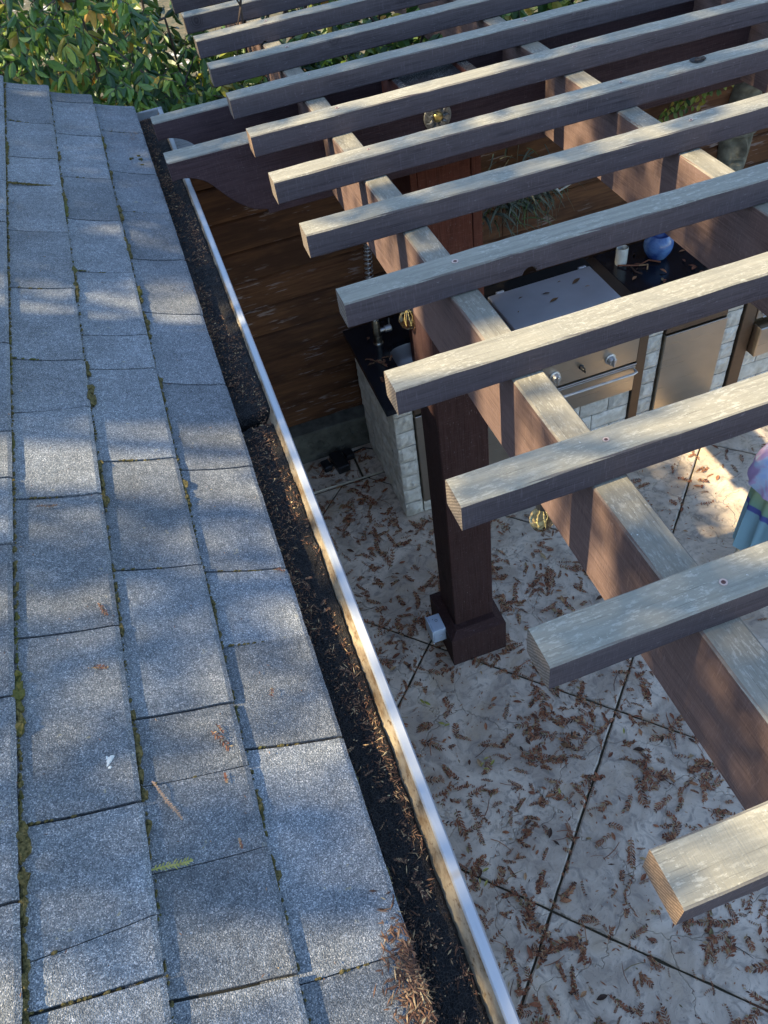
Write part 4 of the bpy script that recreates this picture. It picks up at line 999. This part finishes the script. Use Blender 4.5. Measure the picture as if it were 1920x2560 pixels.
m = MB(); m.tube([(.12, -.10, .04), (.17, -.14, -.01), (.24, -.15, .02), (.27, -.10, .10)], .006, 6); m.build('pale_root', M_candle, ap)
m = MB()
for k in range(90):
    a = rp.uniform(0, 3.14); p = Vector((.02 + rp.gauss(0, .012), -.12, .05)); e = p + Vector((math.cos(a) * rp.uniform(.02, .06), rp.uniform(-.05, .01), rp.uniform(-.02, .05))); m.tube([p, (p + e) / 2 + Vector((0, 0, .008)), e], [.002, .0025, .0005], 3)
m.build('fern_tuft', M_fresh, ap)
VO = Vector((2.45, 3.66, -.80)); vi = thing('wall_vine', 'round leaved green creeper on the wall beside the mask', 'plant', VO)
ms = MB(); ml = MB()
def leafquad(mb, p, dv, up, L, Wd, fold=.15):
    s = dv.cross(up)
    s = s.normalized() if s.length > 1e-4 else dv.orthogonal().normalized(); nn = s.cross(dv)
    st = [(0, .04), (.22, .72), (.5, 1.), (.78, .66), (1., .03)]; vs = []
    for t, w in st:
        c = p + dv * L * t - nn * (L * .18 * t * t); vs += [c - s * Wd * w * .5 + nn * Wd * fold * w, c, c + s * Wd * w * .5 + nn * Wd * fold * w]
    fs = [(i * 3 + k, i * 3 + k + 1, i * 3 + k + 4, i * 3 + k + 3) for i in range(4) for k in (0, 1)]; mb.add(vs, fs)
for b in range(5):
    p = Vector((-.13 + b * .03, -.02, -.05 + .02 * b)); dv = Vector((.9, -.12, .25 + .1 * b)).normalized(); pts = [p.copy()]
    for i in range(9):
        dv = (dv + Vector((rp.uniform(-.2, .2), rp.uniform(-.05, .05), rp.uniform(-.25, .2)))).normalized(); p = p + dv * .042; p.y = min(p.y, -.012); pts.append(p.copy())
        for sg in (-1, 1):
            if rp.random() < .8: leafquad(ml, p.copy(), Vector((rp.uniform(-.5, .5), -.5, sg * rp.uniform(.3, 1))).normalized(), Vector((0, -1, .5)), rp.uniform(.030, .045), rp.uniform(.020, .028))
    ms.tube(pts, .002, 4)
ms.build('stem', M_bark, vi); ml.build('leaves', M_small, vi)

# ------------------------------------------------------------------ tie-dye cloth over a round backed chair, at the right edge
CO = Vector((2.115, 1.61, -1.62)); ch = thing('garden_chair', 'cream round backed garden chair at the right edge', 'chair', (2.115, 1.61, FZ))
m = MB(); pts = [(-.21 + .24 * (1 - math.cos(a)) * 1.0, .14 * math.cos(a * 1.0) - .02, .85 - .01 * math.sin(a)) for a in [i * math.pi / 12 for i in range(13)]]
ringp = [(.26 * math.cos(a), .19 * math.sin(a), .86) for a in [i * math.pi / 12 for i in range(24)]]; m.tube(ringp + [ringp[0]], .024, 8); m.build('top_rail', M_cream, ch, smooth=True)
m = MB(); m.lathe([(.20, .42), (.24, .43), (.24, .46), (.20, .47)], (0, 0, 0), 24); m.build('seat', M_cream, ch)
for a in (.8, 2.4, 3.9, 5.5):
    m = MB(); m.tube([(.22 * math.cos(a), .17 * math.sin(a), .85), (.2 * math.cos(a), .17 * math.sin(a), .45), (.24 * math.cos(a), .2 * math.sin(a), 0)], .014, 8); m.build('leg', M_cream, ch)
def skirt(name, mat, prof, a0, a1, label, fold=.013, n=110):
    m = MB(); vs = []; fs = []; K = len(prof)
    for th_ in (0, 1):
        for i in range(n + 1):
            a = a0 + (a1 - a0) * i / n; rip = math.sin(a * 7 + 1) * fold + math.sin(a * 17 + 2) * fold * .8 + math.sin(a * 31) * fold * .35
            for j, (r_, z) in enumerate(prof):
                q = r_ + rip * (j / (K - 1)) - th_ * .004; vs.append((q * 1.12 * math.cos(a), q * .85 * math.sin(a), z + (rip * .4 if j == K - 1 else 0) - (th_ * .003 if j == 0 else 0)))
    B = (n + 1) * K
    for i in range(n):
        for j in range(K - 1):
            a = i * K + j; fs.append((a, a + 1, a + K + 1, a + K)); fs.append((B + a, B + a + K, B + a + K + 1, B + a + 1))
        fs.append((i * K + K - 1, B + i * K + K - 1, B + (i + 1) * K + K - 1, (i + 1) * K + K - 1)); fs.append((i * K, (i + 1) * K, B + (i + 1) * K, B + i * K))
    m.add(vs, fs); return tag(smooth_angle(fixn(m.build(name, mat, None, loc=CO)), 60), label, 'cloth')
skirt('draped_cloth', M_tie, [(.215, .005), (.240, .008), (.246, -.05), (.250, -.12), (.254, -.20), (.256, -.30), (.258, -.52)], 0, 2 * math.pi, 'green tie dye cloth with blue stripe draped at the right edge')
skirt('rolled_cloth', M_tie2, [(.205, .045), (.232, .050), (.262, .030), (.285, -.012), (.292, -.045)], 0, 2 * math.pi, 'lavender and blue cloth rolled over the green one', .006)
m = MB(); m.lathe([(.200, .0), (.195, .05), (.15, .085), (.06, .10)], (0, 0, 0), 28); m.v = [(v[0] * 1.1, v[1] * .85, v[2]) for v in m.v]
tag(smooth_angle(m.build('tie_dye_cushion', M_tie, None, loc=CO + Vector((0, 0, .02))), 60), 'puffed blue green cushion inside the rolled lavender cloth', 'cushion')

# ------------------------------------------------------------------ shrubs behind
LV = []
rt = random.Random(11)
for k in range(5):
    m = MB(); leafquad(m, Vector((0, 0, 0)), Vector((0, 0, -1)), Vector((0, -1, 0)), 1.0, rt.uniform(.30, .42), rt.uniform(.12, .34)); LV.append(m)
def shrub(name, label, O, spans, n_obj, n_stuff, L, mat, droop=.75, aspect=1.0, trunk=(0, 0, 0), seed=1, front=None):
    rr = random.Random(seed); t = thing(name, label, 'shrub', O)
    O = Vector(O); br = MB(); tips = []
    for k in range(26):                                 # limbs
        sp = rr.choice(spans); e = Vector((rr.uniform(sp[0], sp[1]), rr.uniform(sp[2], sp[3]), rr.uniform(sp[4], sp[5]))); s = Vector(trunk) + Vector((rr.uniform(-.1, .1), rr.uniform(-.1, .1), 0)); mid = (s + e) / 2 + Vector((rr.uniform(-.3, .3), rr.uniform(-.2, .2), rr.uniform(-.1, .3)))
        pts = [s.lerp(mid, i / 4).lerp(mid.lerp(e, i / 4), i / 4) for i in range(5)]; br.tube([p - O for p in pts], [.035, .026, .017, .010, .005], 6)
        for q in range(9):
            b = pts[rr.randint(2, 4)]; tdir = Vector((rr.gauss(0, 1), rr.gauss(0, 1), rr.gauss(0, .8))).normalized(); c = b + tdir * rr.uniform(.15, .45); br.tube([b - O, (b + c) / 2 - O + Vector((0, 0, .03)), c - O], [.006, .004, .002], 4); tips.append(c)
    meshes = [MB() for _ in LV]
    shared = []
    for m in LV:
        q = MB(); q.add([(v[0] * L * aspect, v[1] * L * aspect, v[2] * L) for v in m.v], m.f); shared.append((q, q.mesh('leaf', mat)))
    big = MB(); cnt = 0; cand = []
    def place():
        sp = rr.choices(spans, weights=[s_[6] for s_ in spans])[0]
        c = Vector((rr.uniform(sp[0], sp[1]), rr.uniform(sp[2], sp[3]), rr.uniform(sp[4], sp[5]))); return c
    N_ = n_obj + n_stuff; made = 0
    while made < N_:
        c = place()
        if c.x > -.16 and c.z > -.22: continue
        if mnoise.noise(c * 2.3 + Vector((seed, 0, 0))) < -.38 - .25 * rr.random(): continue   # gaps between clumps
        tw = Vector((rr.gauss(0, .6), rr.gauss(-.4, .6), rr.gauss(0, .35))).normalized(); k = rr.randint(3, 7)
        br.tube([c - O, c - O + tw * L * .8], [.0025, .0015], 3)
        for i in range(k):
            p = c + tw * L * .8 * (i / k); dv = (Vector((rr.gauss(0, .55), rr.gauss(-.15, .55), -droop + rr.gauss(0, .3)))).normalized(); s_ = rr.uniform(.5, 1.2)
            zz = -dv; up = Vector((rr.gauss(0, .4), -1, rr.gauss(.3, .4))); xx = up.cross(zz).normalized(); yy = zz.cross(xx)
            Mx = Matrix.Translation(p) @ Matrix((xx, yy, zz)).transposed().to_4x4() @ Matrix.Scale(s_, 4)
            cand.append((p, Mx, rr.randrange(len(LV)))); made += 1
    cp = Vector(cam.location)
    cand.sort(key=lambda q: (q[0] - cp).length)
    for i, (p, Mx, v) in enumerate(cand):
        if i < n_obj:
            o = link('leaf', shared[v][1], t); o.matrix_local = Matrix.Translation(-O) @ Mx
        else: big.add([Mx @ Vector(a) - O for a in shared[v][0].v], shared[v][0].f)
    o = big.build('foliage', mat, t); stuff(o); br.build('branches', M_bark, t); return t
shrub('laurel_shrub', 'glossy dark green large leaved shrub behind the roof end', (-.35, 5.0, FZ), [(-1.15, .35, 4.15, 4.75, -1.2, .32, 3), (-1.1, .4, 4.7, 5.6, -2.0, .5, 2), (-.45, .1, 3.98, 4.25, -.9, -.12, 1.2)], 300, 9500, .088, M_laurel, trunk=(-.4, 5.0, FZ), seed=2)
shrub('small_leaved_shrub', 'light green fine leaved shrub at the top left corner', (-1.6, 5.2, FZ), [(-3.2, -1.0, 4.25, 5.2, -1.0, .5, 3), (-3.4, -.9, 5.0, 6.2, -1.8, .7, 2)], 300, 12500, .064, M_small, trunk=(-1.9, 5.3, FZ), droop=.35, seed=3)
shrub('broad_hedge', 'green shrub seen in the gaps behind the pergola', (1.2, 4.9, FZ), [(.2, 2.2, 4.05, 4.7, -1.3, -.05, 3), (.2, 4.2, 4.5, 5.6, -2.0, .0, 2)], 200, 4800, .11, M_laurel, trunk=(1.3, 5.0, FZ), aspect=1.35, seed=4)
shrub('dark_hedge', 'dark dense evergreen hedge far behind the shrubs', (0, 7.2, FZ), [(-4.5, 4.5, 6.6, 8.0, -2.3, .9, 1)], 0, 9000, .16, M_under2, trunk=(0, 7.3, FZ), droop=.3, seed=5)

# ------------------------------------------------------------------ the redwood whose crown dapples roof and pergola
def lit_want(y, v):
    """how open the crown is along the ray that reaches plane coordinate (y, v): 1 open, 0 dense"""
    if v < -.27:                                          # over the roof and gutter
        k = 0.
        for (cy, cv, ry, rv, a) in ((1.84, -.58, .14, .12, 1), (1.86, -.47, .18, .10, 1), (1.30, -.60, .18, .10, 1), (1.22, -.50, .24, .12, 1), (1.36, -.42, .30, .07, 1), (1.90, -.66, .16, .06, 1), (1.32, -.68, .2, .05, 1), (.98, -.34, .42, .06, 1), (.45, -.34, .5, .035, .9), (.04, -.44, .12, .07, .9), (.08, -.52, .08, .05, .7), (.62, -.44, .10, .04, .5), (1.72, -.38, .07, .04, .8), (.9, -.57, .08, .05, .45), (3.05, -.62, .12, .03, .35), (-.2, -.34, .3, .04, 1)):
            d = ((y - cy) / ry) ** 2 + ((v - cv) / rv) ** 2; k = max(k, a * (1.6 - d) if d < 1.6 else 0)
        if -.1 < y < 1.0: k = max(k, .55)
        if 1.0 <= y < 2.05: k = max(k, .38)
        return min(1, k)
    x = v / .719
    rows = [(-.04, [(-.02, .35), (.0, 1), (5, 1)]), (.20, [(.1, .0), (.4, .5), (.6, 1), (5, 1)]), (.36, [(-.3, 0), (.25, 0), (.55, .9), (5, 1)]), (.77, [(-.3, 1), (.0, 1), (.12, .55), (.4, .8), (5, 1)]), (1.17, [(-.3, 1), (.04, 1), (.12, .8), (.35, 1), (5, 1)]), (1.58, [(-.3, 1), (.05, 1), (.3, 1), (5, 1)]),
            (1.99, [(-.2, 1), (.18, 1), (.30, .1), (.75, 0), (1.1, 1), (5, 1)]), (2.40, [(-.3, 1), (.2, 1), (.3, .5), (.5, .7), (1.2, .3), (1.6, 0), (2.2, .6), (5, .8)]), (2.80, [(-.3, 1), (-.05, 1), (1.1, 1), (1.4, .2), (2.2, 0), (5, 0)]), (3.2, [(-.3, .2), (.1, .15), (.3, 0), (5, 0)]), (3.6, [(-.3, 0), (5, 0)]), (4.02, [(-.3, .3), (.5, .4), (.8, 0), (5, 0)]), (4.43, [(-.3, .3), (.4, .7), (.7, 0), (5, .2)]), (5.6, [(-2, .4), (5, .4)])]
    def ev(r):
        for i in range(len(r) - 1):
            if x <= r[i + 1][0]: t = (x - r[i][0]) / (r[i + 1][0] - r[i][0]); return r[i][1] + (r[i + 1][1] - r[i][1]) * max(0, t)
        return r[-1][1]
    if y <= rows[0][0]: return ev(rows[0][1])
    for i in range(len(rows) - 1):
        if y <= rows[i + 1][0]: t = (y - rows[i][0]) / (rows[i + 1][0] - rows[i][0]); return ev(rows[i][1]) * (1 - t) + ev(rows[i + 1][1]) * t
    return .4
TR = Vector((-8.2, 2.0, FZ)); tree = thing('redwood_tree', 'tall redwood tree left of the house shading roof and pergola', 'tree', TR)
rq = random.Random(9); cr = MB(); bb = MB(); step = .105
y = -1.4
while y < 6.4:
    v = -.95 if y < 4.3 else -.02
    while v < 3.2:
        yy = y + rq.uniform(-.5, .5) * step; vv = v + rq.uniform(-.5, .5) * step
        w = lit_want(yy, vv) if (-.6 < yy < 5.4 and -.8 < vv < 2.2) else (.5 + .9 * mnoise.noise(Vector((yy * 1.5, vv * 1.5, 4))))
        if rq.random() > w:
            base = Vector((vv * math.sin(SUN_EL), yy, vv * math.cos(SUN_EL))); dist = rq.uniform(6.2, 8.2); c = base + SV * dist
            if w <= .02: c2 = c + Vector((rq.gauss(0, .05), rq.gauss(0, .06), rq.gauss(0, .05)))
            for k in range(26 if w > .02 else 44):
                p = (c if k < 26 else c2) + Vector((rq.gauss(0, .07), rq.gauss(0, .07), rq.gauss(0, .07))); a = Vector((rq.gauss(0, 1), rq.gauss(0, 1), rq.gauss(0, .5))).normalized(); b = a.cross(Vector((rq.gauss(0, 1), rq.gauss(0, 1), rq.gauss(0, 1)))).normalized()
                a = a * .055; b = b * .020; cr.add([p - a - TR, p + b - TR, p + a - TR, p - b - TR], [(0, 1, 2, 3)])
        v += step
    y += step
for k in range(16):
    yy = -1.2 + 7.2 * k / 15; z = rq.uniform(3.6, 6.6); e = Vector((-4.3 + rq.uniform(-.6, .4), yy, z)); s = Vector((TR.x, TR.y + .1, z - .8 + .5)); bb.tube([s - TR, (s + e) / 2 - TR + Vector((0, 0, .15)), e - TR], [.06, .03, .008], 6)
bb.tube([(0, 0, 0), (.1, 0, 5), (0, .1, 11), (0, 0, 16)], [.5, .4, .25, .05], 12); bb.build('trunk', M_bark, tree); stuff(cr.build('crown', M_redw, tree))
